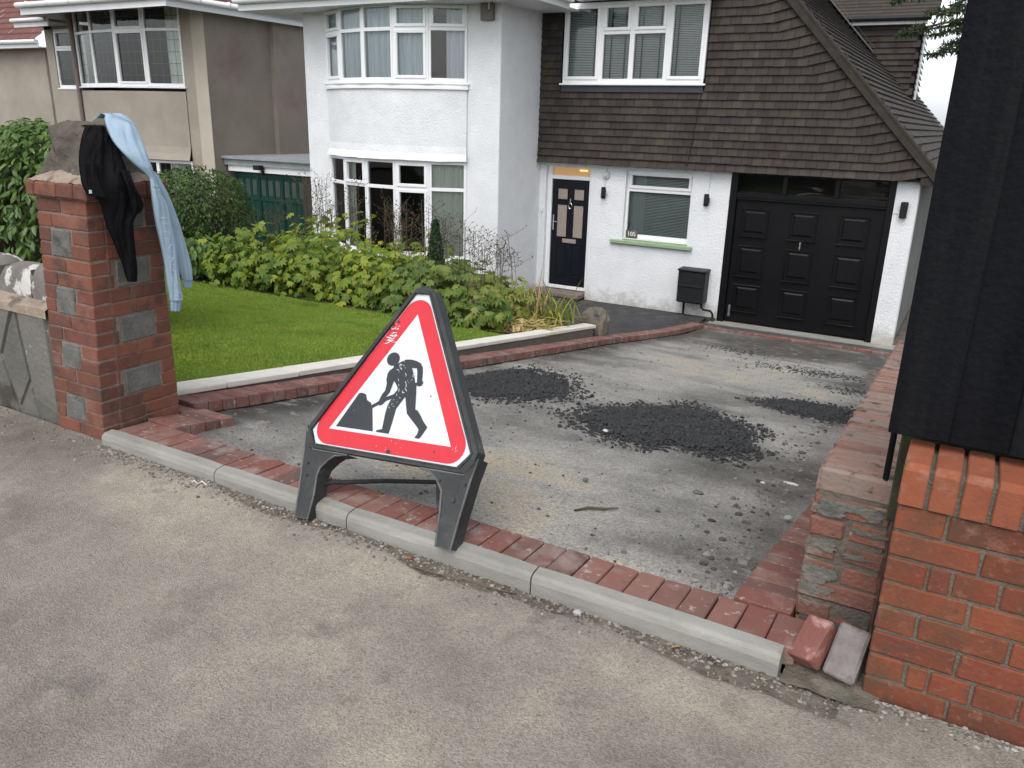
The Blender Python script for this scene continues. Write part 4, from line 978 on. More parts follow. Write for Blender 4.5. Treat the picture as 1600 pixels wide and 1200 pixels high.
hh = MB(); hh.cbox(-3.44, -3.40, gy-.05, gy, -1.5, -1.3, .006); obj('bolt', hh, M['steel'], gd)
# --- things on the wall
def wall_lamp(x, z, lab):
    mb = MB(); mb.cbox(x-.045, x+.035, D-.04, D-.002, z-.10, z+.10, .01); mb.tube([(x+.0, D-.04, z), (x+.03, D-.08, z-.005)], .03, 8)
    for i in range(1): mb.tube([(x+.03, D-.085, z+.045), (x+.03, D-.085, z-.05)], .042, 10)
    o = obj('wall_lamp', mb, M['blackplastic'], H); o['label'] = lab
wall_lamp(-5.85, .42, 'small black wall lamp beside the front door'); wall_lamp(-3.98, .42, 'small black wall lamp left of the garage door')
mb = MB(); mb.cbox(-1.03, -.93, D-.09, D-.002, .36, .60, .012); o = obj('wall_lamp', mb, M['blackplastic'], H); o['label'] = 'black box lamp on the white pillar right of the garage'
mb = MB(); mb.tube([(-5.82, D-.0, .73), (-5.82, D-.05, .73)], [.07, .065], 16); mb.tube([(-5.82, D-.05, .73), (-5.82, D-.075, .73)], [.045, .03], 12); obj('doorbell_chime', mb, M['wire'], H)
mb = MB(); mb.tube([(-5.81, D-.006, .80), (-5.80, D-.006, .90)], .006, 5); obj('cable', mb, M['wire'], H); mb = MB(); mb.tube([(-5.82, D-.006, .66), (-5.84, D-.006, .52)], .004, 5); obj('cable', mb, M['wire'], H); mb = MB(); mb.tube([(-3.96, D-.006, .52), (-3.955, D-.006, .9)], .005, 5); obj('cable', mb, M['wire'], H); mb = MB()
mb.tube([(-1.12, D-.006, .42), (-1.05, D-.006, .42)], .005, 5); obj('cable', mb, M['wire'], H)
mb = MB(); mb.cbox(-7.10, -7.06, D-.03, D-.002, -.0, .08, .004); obj('doorbell', mb, M['upvc'], H)
mb = MB(); mb.cbox(-7.50, -7.27, BY-.09, BY-.002, 3.115, 3.6, .008); o = obj('alarm_box', mb, M['alarm'], H)
mb = MB(); mb.cbox(-7.34, -7.32, BY-.11, BY-.09, 3.27, 3.38, .004); obj('lamp_lens', mb, M['upvc'], o)
mb = MB(); mb.tube([(-4.20, D-.15, 2.1), (-4.25, D-.155, 1.6), (-4.33, D-.16, .9)], .006, 5); obj('cable', mb, M['blackplastic'], H)
mt = thing('meter_box', 'black meter box on the white wall beside the garage door', 'meter box', (-4.0, D-.12, -1.6))
mb = MB(); mb.cbox(-4.27, -3.80, D-.28, D-.003, -1.30, -.74, .02); obj('box', mb, M['blackplastic'], mt)
mb = MB(); mb.cbox(-4.285, -3.785, D-.31, D-.003, -.755, -.72, .012); mb.cbox(-4.25, -3.82, D-.295, D-.28, -1.02, -.99, .003); obj('lid', mb, M['blackplastic'], mt)
mb = MB(); mb.tube([(-4.19, D-.06, -1.3), (-4.19, D-.06, -1.62)], .022, 8); obj('pipe', mb, M['blackplastic'], mt, True); mb = MB(); mb.tube([(-3.86, D-.12, -1.29), (-3.86, D-.12, -1.37), (-3.82, D-.12, -1.41), (-3.70, D-.1, -1.42), (-3.66, D-.08, -1.48), (-3.66, D-.06, -1.62)], .02, 8); obj('pipe', mb, M['blackplastic'], mt, True)

# ============================================================ neighbour
NB = thing('neighbour_house', 'grey rendered house with a bow window and white eaves behind the brick pier', 'house', (-19, 14, -1.2))
NY = 13.0; nx0, nx1 = -19.8, -16.0
nar = arc(nx0, nx1, NY, .30, 4); narc = arc(nx0, nx1, NY, .30, 32)
wl = MB()
wl.box(-21.05, nx0, NY, NY+.3, -1.7, 2.05); wl.box(-21.05, -20.75, NY, NY+.3, 2.05, 3.6); wl.box(-19.98, nx0, NY, NY+.3, 2.05, 3.9); wl.box(-21.05, nx0, NY, NY+.3, 3.45, 3.9)
wl.box(nx1, -15.3, NY, NY+.3, -1.7, 4.0)
Fc = Facets(narc)
def nband(z0, z1, fl):
    def f(u, v):
        s_ = u*Fc.n(); i = min(int(s_), Fc.n()-1); return Fc.at(i, (s_-i)*Fc.ln(i), .02+fl*max(0, 1-v*4)**2, z0+(z1-z0)*v)
    wl.grid(f, 48, 10)
nband(.52, 2.02, .10); nband(-1.7, -.6, 0); nband(3.82, 4.0, 0)
wl.box(-21.05, -20.8, NY+.3, 24, -1.7, 3.9)
obj('wall', wl, M['roughgrey'], NB)
wl = MB(); wl.box(-15.6, -15.275, NY+.02, 14.9, -1.7, 4.0); wl.box(-15.45, -15.13, 14.9, 16.6, -1.7, 4.0)
obj('side_wall', wl, M['brownrender'], NB)
wl = MB(); wl.box(-15.66, -15.262, NY-.003, NY+.015, -1.7, 4.0); obj('painted_lit_strip', wl, mat('render_painted_lit', [(.42,.38,.31),(.48,.44,.37)], 2, 8, .95, .7, 120), NB)  # light on the front plane beside the corner, painted as a paler render colour
window(NB, nar, 2.12, 3.85, 3.32, tops=(2,), sides=(2,), leads=True, curtain=([(3.55, 3.97, 0), (.1, .35, 0)], 'curtain'), label='upper bow window with leaded panes')
window(NB, nar, -.6, .5, None, leads=True, curtain=([(3.3, 3.9, 0)], 'curtain'), label='lower window mostly hidden behind the round bush')
window(NB, [(-20.75, NY+.05), (-19.98, NY+.05)], 2.08, 3.45, 2.98, tops=(0,), leads=True, label='narrow side light left of the bow window')
mb = MB(); mb.tube([(-19.86, NY-.06, -1), (-19.86, NY-.06, 3.8)], .05, 8); obj('drainpipe', mb, M['mauve'], NB)
mb = MB(); mb.box(-19.98, -15.0, 11.9, 13.35, 3.83, 3.86); mb.box(-15.28, -15.0, 13.35, 24, 3.73, 3.76); mb.box(-21.4, -19.98, 12.5, 13.4, 3.52, 3.55)
obj('soffit', mb, M['soffit'], NB)
mb = MB(); mb.box(-20.0, -14.97, 11.87, 11.9, 3.62, 3.84); mb.box(-15.0, -14.97, 11.9, 24, 3.62, 3.84); mb.box(-21.4, -20.0, 12.47, 12.5, 3.45, 3.62); mb.box(-20.03, -20.0, 11.87, 13, 3.62, 3.84)
obj('fascia', mb, M['fascia'], NB)
mb = MB(); mb.tube([(-20.05, 11.81, 3.82), (-14.91, 11.81, 3.80), (-14.91, 24, 3.80)], .06, 8); mb.tube([(-21.4, 12.42, 3.6), (-20.0, 12.42, 3.6)], .05, 8)
x = -19.6
while x < -15: mb.box(x, x+.03, 11.74, 11.9, 3.76, 3.88); x += .8
y = 12.6
while y < 20: mb.box(-14.98, -14.84, y, y+.03, 3.74, 3.87); y += .8
obj('gutter', mb, M['fascia'], NB, True)
def roof_slope(mb, x0, x1, y0, z0, pitch, rows, hipl=0, hipr=0, w=.3, step=.3):
    for k in range(rows):
        y = y0+k*step*math.cos(pitch); z = z0+k*step*math.sin(pitch); a0 = x0+hipl*k*step*math.cos(pitch); a1 = x1-hipr*k*step*math.cos(pitch); x = a0
        while x < a1:
            b = min(x+w, a1); j = random.uniform(0, .008)
            mb.add([(x, y, z+.04+j), (b, y, z+.04+j), (b, y+step*math.cos(pitch)+.02, z+step*math.sin(pitch)+.01), (x, y+step*math.cos(pitch)+.02, z+step*math.sin(pitch)+.01), (x, y, z), (b, y, z)], [(0,1,2,3), (0,4,5,1)]); x = b
mb = MB(); roof_slope(mb, -20.1, -14.92, 11.85, 3.86, rad(38), 16, 0, 1)
for k in range(16):          # side slope
    x = -14.92-k*.3*math.cos(rad(38)); z = 3.86+k*.3*math.sin(rad(38)); y = 11.85+k*.3*math.cos(rad(38))
    while y < 24:
        b = y+.3; mb.add([(x, y, z+.04), (x, b, z+.04), (x-.26, b, z+.2), (x-.26, y, z+.2), (x, y, z), (x, b, z)], [(0,1,2,3), (0,4,5,1)]); y = b
roof_slope(mb, -21.4, -20.1, 12.4, 3.62, rad(38), 14)
obj('roof', mb, M['redroof'], NB)
# third house
TH = thing('far_house', 'grey house with a red tiled roof at the far left edge', 'house', (-33, 19, -1.5))
mb = MB(); mb.box(-40, -29.3, 18, 18.3, -2, 3.6); mb.box(-29.55, -29.3, 18.3, 26, -2, 3.6); mb.box(-29.3, -28.3, 18.3, 26, -2, 3.6); obj('wall', mb, M['roughgrey'], TH)
mb = MB(); mb.box(-40, -28.9, 17.55, 17.6, 3.55, 3.8); mb.box(-40, -28.9, 17.6, 18.3, 3.56, 3.59); mb.tube([(-40, 17.5, 3.78), (-28.9, 17.5, 3.74)], .07, 8); obj('fascia', mb, M['fascia'], TH)
mb = MB(); roof_slope(mb, -40, -28.9, 17.5, 3.8, rad(40), 22, 0, 0, .35, .34); obj('roof', mb, M['redroof'], TH)
# green garage between the houses
GG = thing('green_garage', 'low flat-roofed garage with dark green doors between the two houses', 'garage', (-14, 13.6, -1))
mb = MB(); mb.box(-15.12, -12.93, 13.42, 13.46, -1.6, .36)
for k in range(3):
    a = -15.05+k*.72; mb.cbox(a, a+.03, 13.395, 13.42, -1.5, .3, .004); mb.cbox(a+.03, a+.68, 13.40, 13.42, -.30, -.22, .004); mb.cbox(a+.03, a+.68, 13.40, 13.42, .22, .3, .004)
    for j in (1, 2): mb.cbox(a+j*.22, a+j*.22+.03, 13.405, 13.42, -.22, .22, .003)
    mb.cbox(a+.68, a+.71, 13.395, 13.42, -1.5, .3, .004)
    for j in range(4): mb.cbox(a+.05+j*.16, a+.055+j*.16, 13.41, 13.42, -1.5, -.3, .002)
gdo = obj('door', mb, M['greendoor'], GG)
mb = MB()
for k in range(3):
    for j in range(3): a = -15.05+k*.72+.06+j*.22; mb.box(a, a+.13, 13.412, 13.419, -.18, .16)
obj('pane', mb, mat('dusty_glass', [(.03,.05,.045),(.055,.075,.07)], 5, 5, .3, spec=.6), gdo)
mb = MB(); mb.box(-12.93, -12.68, 13.35, 13.6, -1.6, .42); mb.box(-12.68, -11.41, 13.6, 13.7, -1.6, .6); obj('post', mb, M['verge'], GG)
mb = MB(); mb.box(-15.2, -12.6, 13.32, 13.4, .33, .46); obj('lintel_board', mb, M['fascia'], GG)
mb = MB(); mb.box(-15.27, -11.42, 13.27, 13.36, .465, .60); mb.box(-15.27, -11.42, 13.2, 18, .605, .66); obj('roof', mb, M['feltgrey'], GG)
mb = MB(); mb.cbox(-14.2, -14.02, 13.12, 13.3, .40, .50, .01); mb.tube([(-14.05, 13.25, .38), (-14.05, 13.3, .30)], .03, 8); o = obj('floodlight', mb, M['blackplastic'], GG)

# ============================================================ roadworks sign
SG = thing('roadworks_sign', 'triangular red and white roadworks sign of a digging figure on a black A-frame', 'road sign', (-1.9, 2.45, 0))
O = Vector((-2.2284, 2.3772, .3378)); U = Vector((.9963, .0253, .0824)); Vv = Vector((-.0835, .5197, .8503)); Nn = Vector((-.0213, -.854, .5198))
def sp(u, v, d): q = O+U*u+Vv*v+Nn*d; return (q.x, q.y, q.z)
cx, cy_ = .3075, .1775
def rtri(off, rad_, n=8):
    """inner triangle offset outwards by off with rounded corners"""
    s_ = .615; h = .5326; A = [(0, 0), (s_, 0), (s_/2, h)]; out = []
    k = 1+off/(h/3)
    P = [(cx+(a-cx)*k, cy_+(b-cy_)*k) for a, b in A]
    for i in range(3):
        p = Vector(P[i]); c = (Vector((cx, cy_))-p).normalized(); cc = p+c*(rad_*2)
        a0 = [math.pi*7/6, -math.pi/6, math.pi/2][i]
        for t in np.linspace(-math.pi/3, math.pi/3, n): out.append((cc.x+rad_*math.cos(a0+t), cc.y+rad_*math.sin(a0+t)))
    return out
hexa = [(-.051,-.0715),(.666,-.0735),(.712,-.016),(.3475,.621),(.2775,.621),(-.087,-.012)]
def ring(mb, outer, inner, d0, d1):
    n = len(outer); V = [sp(u, v, d1) for u, v in outer]+[sp(u, v, d1) for u, v in inner]+[sp(u, v, d0) for u, v in outer]+[sp(u, v, d0) for u, v in inner]
    F = []
    for i in range(n):
        j = (i+1) % n; F += [(i, j, n+j, n+i), (2*n+i, 3*n+i, 3*n+j, 2*n+j), (i, 2*n+i, 2*n+j, j), (n+i, n+j, 3*n+j, 3*n+i)]
    mb.add(V, F)
mb = MB(); mb.prism(hexa, -.004, 0, sp); pl = obj('sign_plate', mb, M['whiteface'], SG)
mb = MB()
outer = rtri(.067, .07, 10); n = len(outer)
inn = []
tri = [(0, 0), (.615, 0), (.3075, .5326)]
for i, (a, b) in enumerate(outer):          # inner edge: sharp triangle, sampled to match
    k = i//10; f = (i % 10)
    inn.append(tri[k])
V = [sp(u, v, .0012) for u, v in outer]+[sp(u, v, .0012) for u, v in tri]
F = []
for k in range(3):
    for f in range(9): F.append((k*10+f, k*10+f+1, n+k))
    F.append((k*10+9, ((k+1) % 3)*10, n+(k+1) % 3, n+k))
mb.add(V, F); obj('red_border', mb, M['redface'], pl)
mb = MB()
body = [(.2769,.3164),(.3073,.332),(.3326,.3341),(.3593,.3307),(.3832,.3216),(.3974,.3045),(.4038,.2831),(.4085,.2544),(.4178,.2407),(.4134,.2294),(.4001,.2245),(.3879,.227),(.3941,.2022),(.4016,.1669),(.4105,.1283),(.4242,.1245),(.4386,.1101),(.4624,.0845),(.487,.0628),(.4778,.0442),(.4676,.0219),(.4598,.0132),(.4412,.0133),(.4382,.0164),(.4468,.0298),(.4483,.0493),(.4361,.0602),(.4096,.0801),(.3746,.1064),(.3604,.1408),(.3473,.1756),(.3335,.1524),(.3167,.1215),(.3157,.1033),(.3145,.0707),(.3118,.0362),(.3097,.0144),(.2749,.0147),(.2442,.0152),(.2465,.022),(.2724,.0303),(.2705,.0582),(.2684,.0943),(.2705,.131),(.2816,.1597),(.2567,.1479),(.244,.1318),(.2328,.1251),(.2226,.1295),(.219,.1383),(.2289,.1744),(.2396,.1903),(.2395,.22),(.232,.2378),(.2308,.2638),(.2373,.2794),(.2518,.29),(.2539,.3051)]
hole1 = [(.2721,.236),(.2684,.2116),(.2652,.1855),(.2519,.1639),(.2864,.1803),(.3001,.2001),(.297,.2108),(.2838,.2261)]
hole2 = [(.3448,.2992),(.3692,.2991),(.3749,.2878),(.3862,.2406),(.38,.2371),(.3642,.2685)]
from mathutils.geometry import tessellate_polygon
def flat(mb, loops, d):
    L3 = [[Vector((u, v, 0)) for u, v in lp] for lp in loops]; T_ = tessellate_polygon(L3)
    P = [p for lp in L3 for p in lp]; mb.add([sp(p.x, p.y, d) for p in P], [tuple(t) for t in T_])
flat(mb, [body, hole1, hole2], .0018)
flat(mb, [[(.2415+.0322*math.cos(a), .3288+.0295*math.sin(a)) for a in np.linspace(0, 2*math.pi, 24)[:-1]]], .0022)
flat(mb, [[(.0341,.0141),(.11,.166),(.1203,.1697),(.1389,.1682),(.1483,.1643),(.1608,.1414),(.1838,.1327),(.1982,.1103),(.2288,.0151)]], .0018)
flat(mb, [[(.1908,.1242),(.2230,.1440),(.228,.1299),(.1974,.1102)]], .0018)
obj('digging_figure', mb, M['blackface'], pl)
sc = MB(); R0 = random.Random(5)
def scr(cu_, cv, spread, n, l0, l1, ang, w):
    for _ in range(n):
        u = cu_+R0.gauss(0, spread); v = cv+R0.gauss(0, spread); l = R0.uniform(l0, l1); a = ang+R0.gauss(0, .35); ww = R0.uniform(.4, 1)*w
        dx, dy = math.cos(a)*l, math.sin(a)*l; nx_, ny_ = -math.sin(a)*ww, math.cos(a)*ww
        sc.add([sp(u, v, .003), sp(u+dx*.5+nx_, v+dy*.5+ny_, .003), sp(u+dx, v+dy, .003), sp(u+dx*.5-nx_, v+dy*.5-ny_, .003)], [(0,1,2,3)])
scr(.285, .30, .012, 13, .004, .02, -.8, .0016); scr(.335, .27, .018, 14, .004, .026, -.9, .0016); scr(.32, .205, .018, 11, .004, .03, -.9, .0016); scr(.285, .135, .014, 12, .003, .014, -.3, .0014)
scr(.19, .415, .013, 14, .012, .045, .15, .0035); scr(.215, .46, .011, 9, .008, .03, .15, .003); scr(.36, .035, .012, 3, .004, .01, .5, .001)
scr(.33, -.045, .03, 10, .004, .012, 1.4, .001); scr(.62, .0, .02, 4, .01, .03, 1.1, .001)
obj('scratches', sc, M['scratch'], pl)
dk = MB()
for (u, v, r_) in ((.285,.045,0),(.06,.28,.004),(.175,.40,.004),(.33,-.058,.011),(.195,.478,.010),(.183,.462,.010),(.222,.492,.007),(.215,.452,.005),(.20,.355,.003),(.47,.19,.004),(.545,-.03,.004)):
    if r_: flat(dk, [[(u+r_*math.cos(a)*R0.uniform(.6, 1.2), v+r_*math.sin(a)*R0.uniform(.6, 1.2)) for a in np.linspace(0, 6.28, 9)[:-1]]], .0035)
obj('chips', dk, M['signframe'], pl)
# frame: moulded rim round the plate
o_ = [(-.080,-.092),(.705,-.094),(.735,-.052),(.742,-.005),(.378,.626),(.350,.648),(.3125,.655),(.277,.645),(.256,.622),(-.101,.004),(-.100,-.045)]
i_ = [(-.052,-.073),(.667,-.075),(.700,-.035),(.714,-.016),(.352,.612),(.349,.622),(.3125,.6225),(.276,.622),(.272,.612),(-.086,-.016),(-.075,-.04)]
mb = MB(); ring(mb, o_, i_, -.055, .010)
n = len(o_)
mb.prism([(p[0]*.999+.0003, p[1]) for p in i_], -.03, -.006, sp)
fo = obj('frame', mb, M['signframe'], SG)
mb = MB()                       # raised, worn lip of the rim
lo = [((a[0]*.28+b[0]*.72), (a[1]*.28+b[1]*.72)) for a, b in zip(o_, i_)]
ring(mb, lo, i_, .009, .0145); obj('rim_lip', mb, M['signframe'], fo)
def leg(name, poly, d0, d1, lip=True, label=None):
    mb = MB(); mb.prism(poly, d0, d1, sp); o = obj(name, mb, M['signframe'], SG)
    if lip:
        mb = MB(); pth = [sp(u, v, d1) for u, v in poly]; mb.tube(pth+[pth[0]], .0045, 6); obj('lip', mb, M['signedge'], o)
    if label: o['label'] = label
    return o
Lp = [(-.1235,.0),(-.1105,-.05),(-.1007,-.0964),(-.083,-.20),(-.066,-.2968),(-.0535,-.3864),(.0148,-.387),(.0146,-.2839),(.0036,-.2031),(.0108,-.1691),(.0426,-.1316),(.07,-.110),(.135,-.0985),(-.05,-.0985)]
leg('leg', Lp, -.075, .004)
Rp = [(.50,-.0995),(.543,-.106),(.5875,-.134),(.619,-.1726),(.6336,-.2521),(.648,-.3801),(.715,-.3813),(.7224,-.2614),(.735,-.117),(.749,-.03),(.70,-.0995)]
leg('leg', Rp, -.075, .004)
mb = MB()
for (u, v) in ((.68,-.20),(.60,-.135),(.715,-.135),(-.06,-.16),(-.05,-.21)): mb.tube([sp(u, v, .002), sp(u, v, .010)], .010 if u == .68 else .006, 8)
obj('bolt', mb, M['signframe'], SG)
# rear frame
def rbar(mb, A, B, w, t):
    A = Vector(A); B = Vector(B); d = (B-A).normalized(); s_ = Vector((1, 0, 0)); s_ = (s_-d*s_.dot(d)).normalized(); q = d.cross(s_)
    V = [P+s_*a*w/2+q*b*t/2 for P in (A, B) for (a, b) in ((-1,-1),(1,-1),(1,1),(-1,1))]
    mb.add([tuple(p) for p in V], [(0,1,2,3),(7,6,5,4),(0,4,5,1),(1,5,6,2),(2,6,7,3),(3,7,4,0)])
tp = Vector(sp(.3125, .60, -.09))
fl = Vector((-1.92, 2.81, -.055)); frr = Vector((-1.72, 2.50, .045))
mb = MB(); rbar(mb, tp+Vector((-.03, 0, 0)), fl, .055, .04); rbar(mb, tp+Vector((.03, 0, 0)), frr, .055, .04); rbar(mb, tp*.4+fl*.6, tp*.4+frr*.6, .04, .03); rbar(mb, tp+Vector((-.06,0,0)), tp+Vector((.06,0,0)), .03, .06)
obj('rear_frame', mb, M['signframe'], SG)
mb = MB(); q0 = Vector(sp(.0, -.235, -.05)); q1 = fl+Vector((-.02, 0, .045)); pm = (q0+q1)/2+Vector((0, 0, .012)); mb.tube([q0, q0*.85+pm*.15+Vector((0,0,.008)), pm, q1], .011, 8); mb.tube([q1, frr+Vector((0,0,.10))], .011, 8)
obj('stay', mb, M['signframe'], SG, True)

# ============================================================ clothes on the pier
def cloth(name, rows, m, parent, nfold=3, amp=.012, thick=.012, bulge=.02, nu=22, sub=5, dirn=(1, 0, 0), phase=0, drift=.8, open_end=False):
    """closed flattened tube: front face folded and bulging towards dirn, back face flat"""
    L_ = [Vector(r_[:3]) for r_ in rows]; R_ = [Vector(r_[3:]) for r_ in rows]; n = len(rows); dn = Vector(dirn).normalized()
    acc = [0]
    for i in range(1, n): acc.append(acc[-1]+(L_[i]-L_[i-1]).length)
    tot = acc[-1]; N = n*sub
    def smp(A, t):
        for i in range(n-1):
            if t <= acc[i+1] or i == n-2:
                f = (t-acc[i])/max(1e-6, acc[i+1]-acc[i]); f = min(1, max(0, f))
                p0, p1, p2, p3 = A[max(i-1, 0)], A[i], A[i+1], A[min(i+2, n-1)]
                return p1*1.0+(p2-p0)*.5*f+(p0*2-p1*5+p2*4-p3)*.5*f*f+(p1*3-p0-p2*3+p3)*.5*f**3
    mb = MB(); V = []
    for j in range(N+1):
        t = tot*j/N; a = smp(L_, t); b = smp(R_, t); w = (b-a).length
        for i in range(nu+1):
            u = i/nu; e = math.sin(math.pi*u)**.5
            f = math.sin(u*math.pi*2*nfold+phase+drift*t*6+.6*math.sin(t*9+u*3))*amp*e+.5*amp*math.sin(u*math.pi*2*nfold*2.3+t*17)*e
            V.append(a+(b-a)*u+dn*(bulge*e*min(1, w/.08)+f+e*amp*1.5*mn.fractal(Vector((u*3+phase, t*9+u*4, phase)), 1., 2., 4)+e*amp*.35*mn.fractal(Vector((u*16, t*30, phase)), 1., 2., 2)))
        for i in range(nu+1):
            u = 1-i/nu; e = math.sin(math.pi*u)**.5; V.append(a+(b-a)*u-dn*thick*e)
    q = 2*(nu+1); F = [(j*q+i, j*q+(i+1) % q, (j+1)*q+(i+1) % q, (j+1)*q+i) for j in range(N) for i in range(q)]
    F.append(tuple(reversed(range(q)))); 
    if not open_end: F.append(tuple(range(N*q, N*q+q)))
    mb.add(V, F); return obj(name, mb, m, parent, True)
TS = thing('black_tshirt', 'crumpled black t-shirt draped over the cap stone of the pier', 't-shirt', (-3.5, 2.35, 1.2))
B1 = [[-3.68,2.37,1.52,-3.68,2.47,1.525],[-3.597,2.353,1.529,-3.597,2.455,1.53],[-3.579,2.327,1.503,-3.579,2.466,1.503],[-3.543,2.285,1.463,-3.543,2.458,1.462],[-3.507,2.242,1.396,-3.507,2.453,1.391],[-3.476,2.217,1.344,-3.476,2.45,1.335],[-3.445,2.204,1.291,-3.445,2.446,1.279],[-3.442,2.245,1.234,-3.442,2.462,1.22],[-3.447,2.279,1.189,-3.447,2.467,1.175],[-3.453,2.286,1.145,-3.453,2.455,1.131],[-3.458,2.296,1.101,-3.458,2.436,1.088],[-3.469,2.332,1.008,-3.469,2.441,.996],[-3.479,2.366,.913,-3.479,2.443,.902],[-3.486,2.382,.848,-3.486,2.442,.839],[-3.49,2.394,.815,-3.49,2.438,.808]]
cloth('body', B1, M['tshirt'], TS, 1.6, .0075, .02, .026, 44, 7, drift=3.2)
cloth('sleeve', [[-3.451,2.203,1.374,-3.451,2.281,1.371],[-3.425,2.185,1.294,-3.425,2.268,1.29],[-3.415,2.192,1.253,-3.415,2.284,1.242],[-3.412,2.200,1.238,-3.412,2.29,1.222]], M['tshirt'], TS, 1.5, .005, .015, .022, 18, 5, open_end=True)
cloth('sleeve', [[-3.439,2.388,1.335,-3.439,2.434,1.334],[-3.413,2.389,1.27,-3.413,2.437,1.267],[-3.414,2.400,1.211,-3.414,2.462,1.208],[-3.418,2.405,1.165,-3.418,2.470,1.172],[-3.424,2.406,1.128,-3.424,2.450,1.141]], M['tshirt'], TS, 1.2, .006, .015, .022, 16, 5, open_end=True)
mb = MB(); mb.box(-3.395, -3.39, 2.196, 2.206, 1.247, 1.262); obj('hem_label', mb, M['print'], TS)
HD = thing('blue_hoodie', 'light blue hooded top hanging over the far corner of the pier with its sleeve dangling', 'hoodie', (-3.44, 2.58, 1.1))
B2 = [[-3.70,2.46,1.55,-3.70,2.56,1.55],[-3.64,2.458,1.58,-3.64,2.558,1.582],[-3.6,2.458,1.575,-3.6,2.554,1.577],[-3.579,2.438,1.557,-3.579,2.571,1.559],[-3.53,2.412,1.519,-3.53,2.564,1.519],[-3.485,2.402,1.464,-3.485,2.554,1.463],[-3.44,2.417,1.409,-3.44,2.541,1.407],[-3.419,2.455,1.358,-3.419,2.539,1.356],[-3.406,2.491,1.323,-3.406,2.538,1.321],[-3.4,2.51,1.294,-3.4,2.541,1.292],[-3.4,2.509,1.235,-3.4,2.557,1.232],[-3.407,2.513,1.175,-3.407,2.59,1.169],[-3.417,2.526,1.083,-3.417,2.615,1.075],[-3.427,2.546,.988,-3.427,2.633,.978],[-3.437,2.563,.891,-3.437,2.641,.88],[-3.447,2.573,.792,-3.447,2.651,.78],[-3.453,2.582,.732,-3.453,2.66,.719],[-3.457,2.587,.691,-3.457,2.659,.679]]
cloth('body', B2, M['hoodie'], HD, 1.2, .0035, .014, .026, 26, 6, drift=1.5, phase=1)
cloth('cuff', [[-3.456,2.590,.698,-3.456,2.655,.686],[-3.459,2.587,.665,-3.459,2.652,.652],[-3.46,2.588,.638,-3.46,2.645,.627]], M['hoodie_dk'], HD, 3, .002, .012, .018, 20, 4)
SLV = [[-3.448,2.543,1.325,-3.448,2.574,1.324],[-3.44,2.553,1.289,-3.44,2.592,1.288],[-3.44,2.563,1.229,-3.44,2.623,1.226],[-3.447,2.585,1.167,-3.447,2.654,1.162],[-3.457,2.609,1.072,-3.457,2.691,1.064],[-3.467,2.634,.974,-3.467,2.721,.964],[-3.477,2.664,.873,-3.477,2.748,.862],[-3.483,2.688,.803,-3.483,2.755,.793],[-3.486,2.698,.775,-3.486,2.756,.766]]
cloth('sleeve', SLV, M['hoodie'], HD, 1.1, .0035, .014, .028, 22, 6, phase=2, drift=1.5)
cloth('cuff', [[-3.486,2.700,.778,-3.486,2.755,.77],[-3.488,2.701,.754,-3.488,2.756,.746],[-3.49,2.704,.737,-3.49,2.754,.729]], M['hoodie_dk'], HD, 3, .002, .012, .018, 18, 4)
FP = [r_[:3]+[r_[0]*.48+r_[3]*.52, r_[1]*.48+r_[4]*.52, r_[2]*.48+r_[5]*.52] for r_ in B2[9:]]
M['hoodie_lt'] = mat('faded_blue_panel', [(.33,.44,.53),(.40,.50,.58)], 7, 5, .95, .25, 300, spec=.1, patches=[((.42,.47,.50), 9, .52, .15)])
cloth('front_panel', FP, M['hoodie_lt'], HD, 1, .002, .004, .030, 12, 6)
mb = MB()                       # seams and worn print on the front edge
def on(t, u, o=.034):
    rows_ = B2[9:]; k = t*(len(rows_)-1); i = min(int(k), len(rows_)-2); f = k-i
    a = Vector(rows_[i][:3]).lerp(Vector(rows_[i+1][:3]), f); b = Vector(rows_[i][3:]).lerp(Vector(rows_[i+1][3:]), f); return a.lerp(b, u)+Vector((o, 0, 0))
def ln_(pts, r_=.0013, o=.036): mb.tube([on(t, u, o) for t, u in pts], r_, 5)
ln_([(.10, .05), (.10, .52)]); 
for t in (.33, .37): ln_([(t, .05), (t, .5)])
for k in range(9):
    t = .42+k*.042; ln_([(t, .12), (t+.006, .45)]); ln_([(t, .12 if k % 2 else .45), (t+.03, .12 if k % 3 else .45)])
ln_([(.86, .12), (.86, .62), (.89, .68), (.955, .68), (.965, .62), (.965, .14)])
obj('print', mb, M['print'], HD)
mb = MB()
mb.tube([(-3.575, 2.462, 1.585), (-3.545, 2.50, 1.565), (-3.512, 2.555, 1.535)], .0022, 5); obj('seam', mb, M['hoodie_dk'], HD); mb = MB(); mb.tube([(-3.385, 2.512, 1.262), (-3.372, 2.535, 1.262), (-3.38, 2.556, 1.258)], .002, 5)
obj('seam', mb, M['hoodie_dk'], HD)

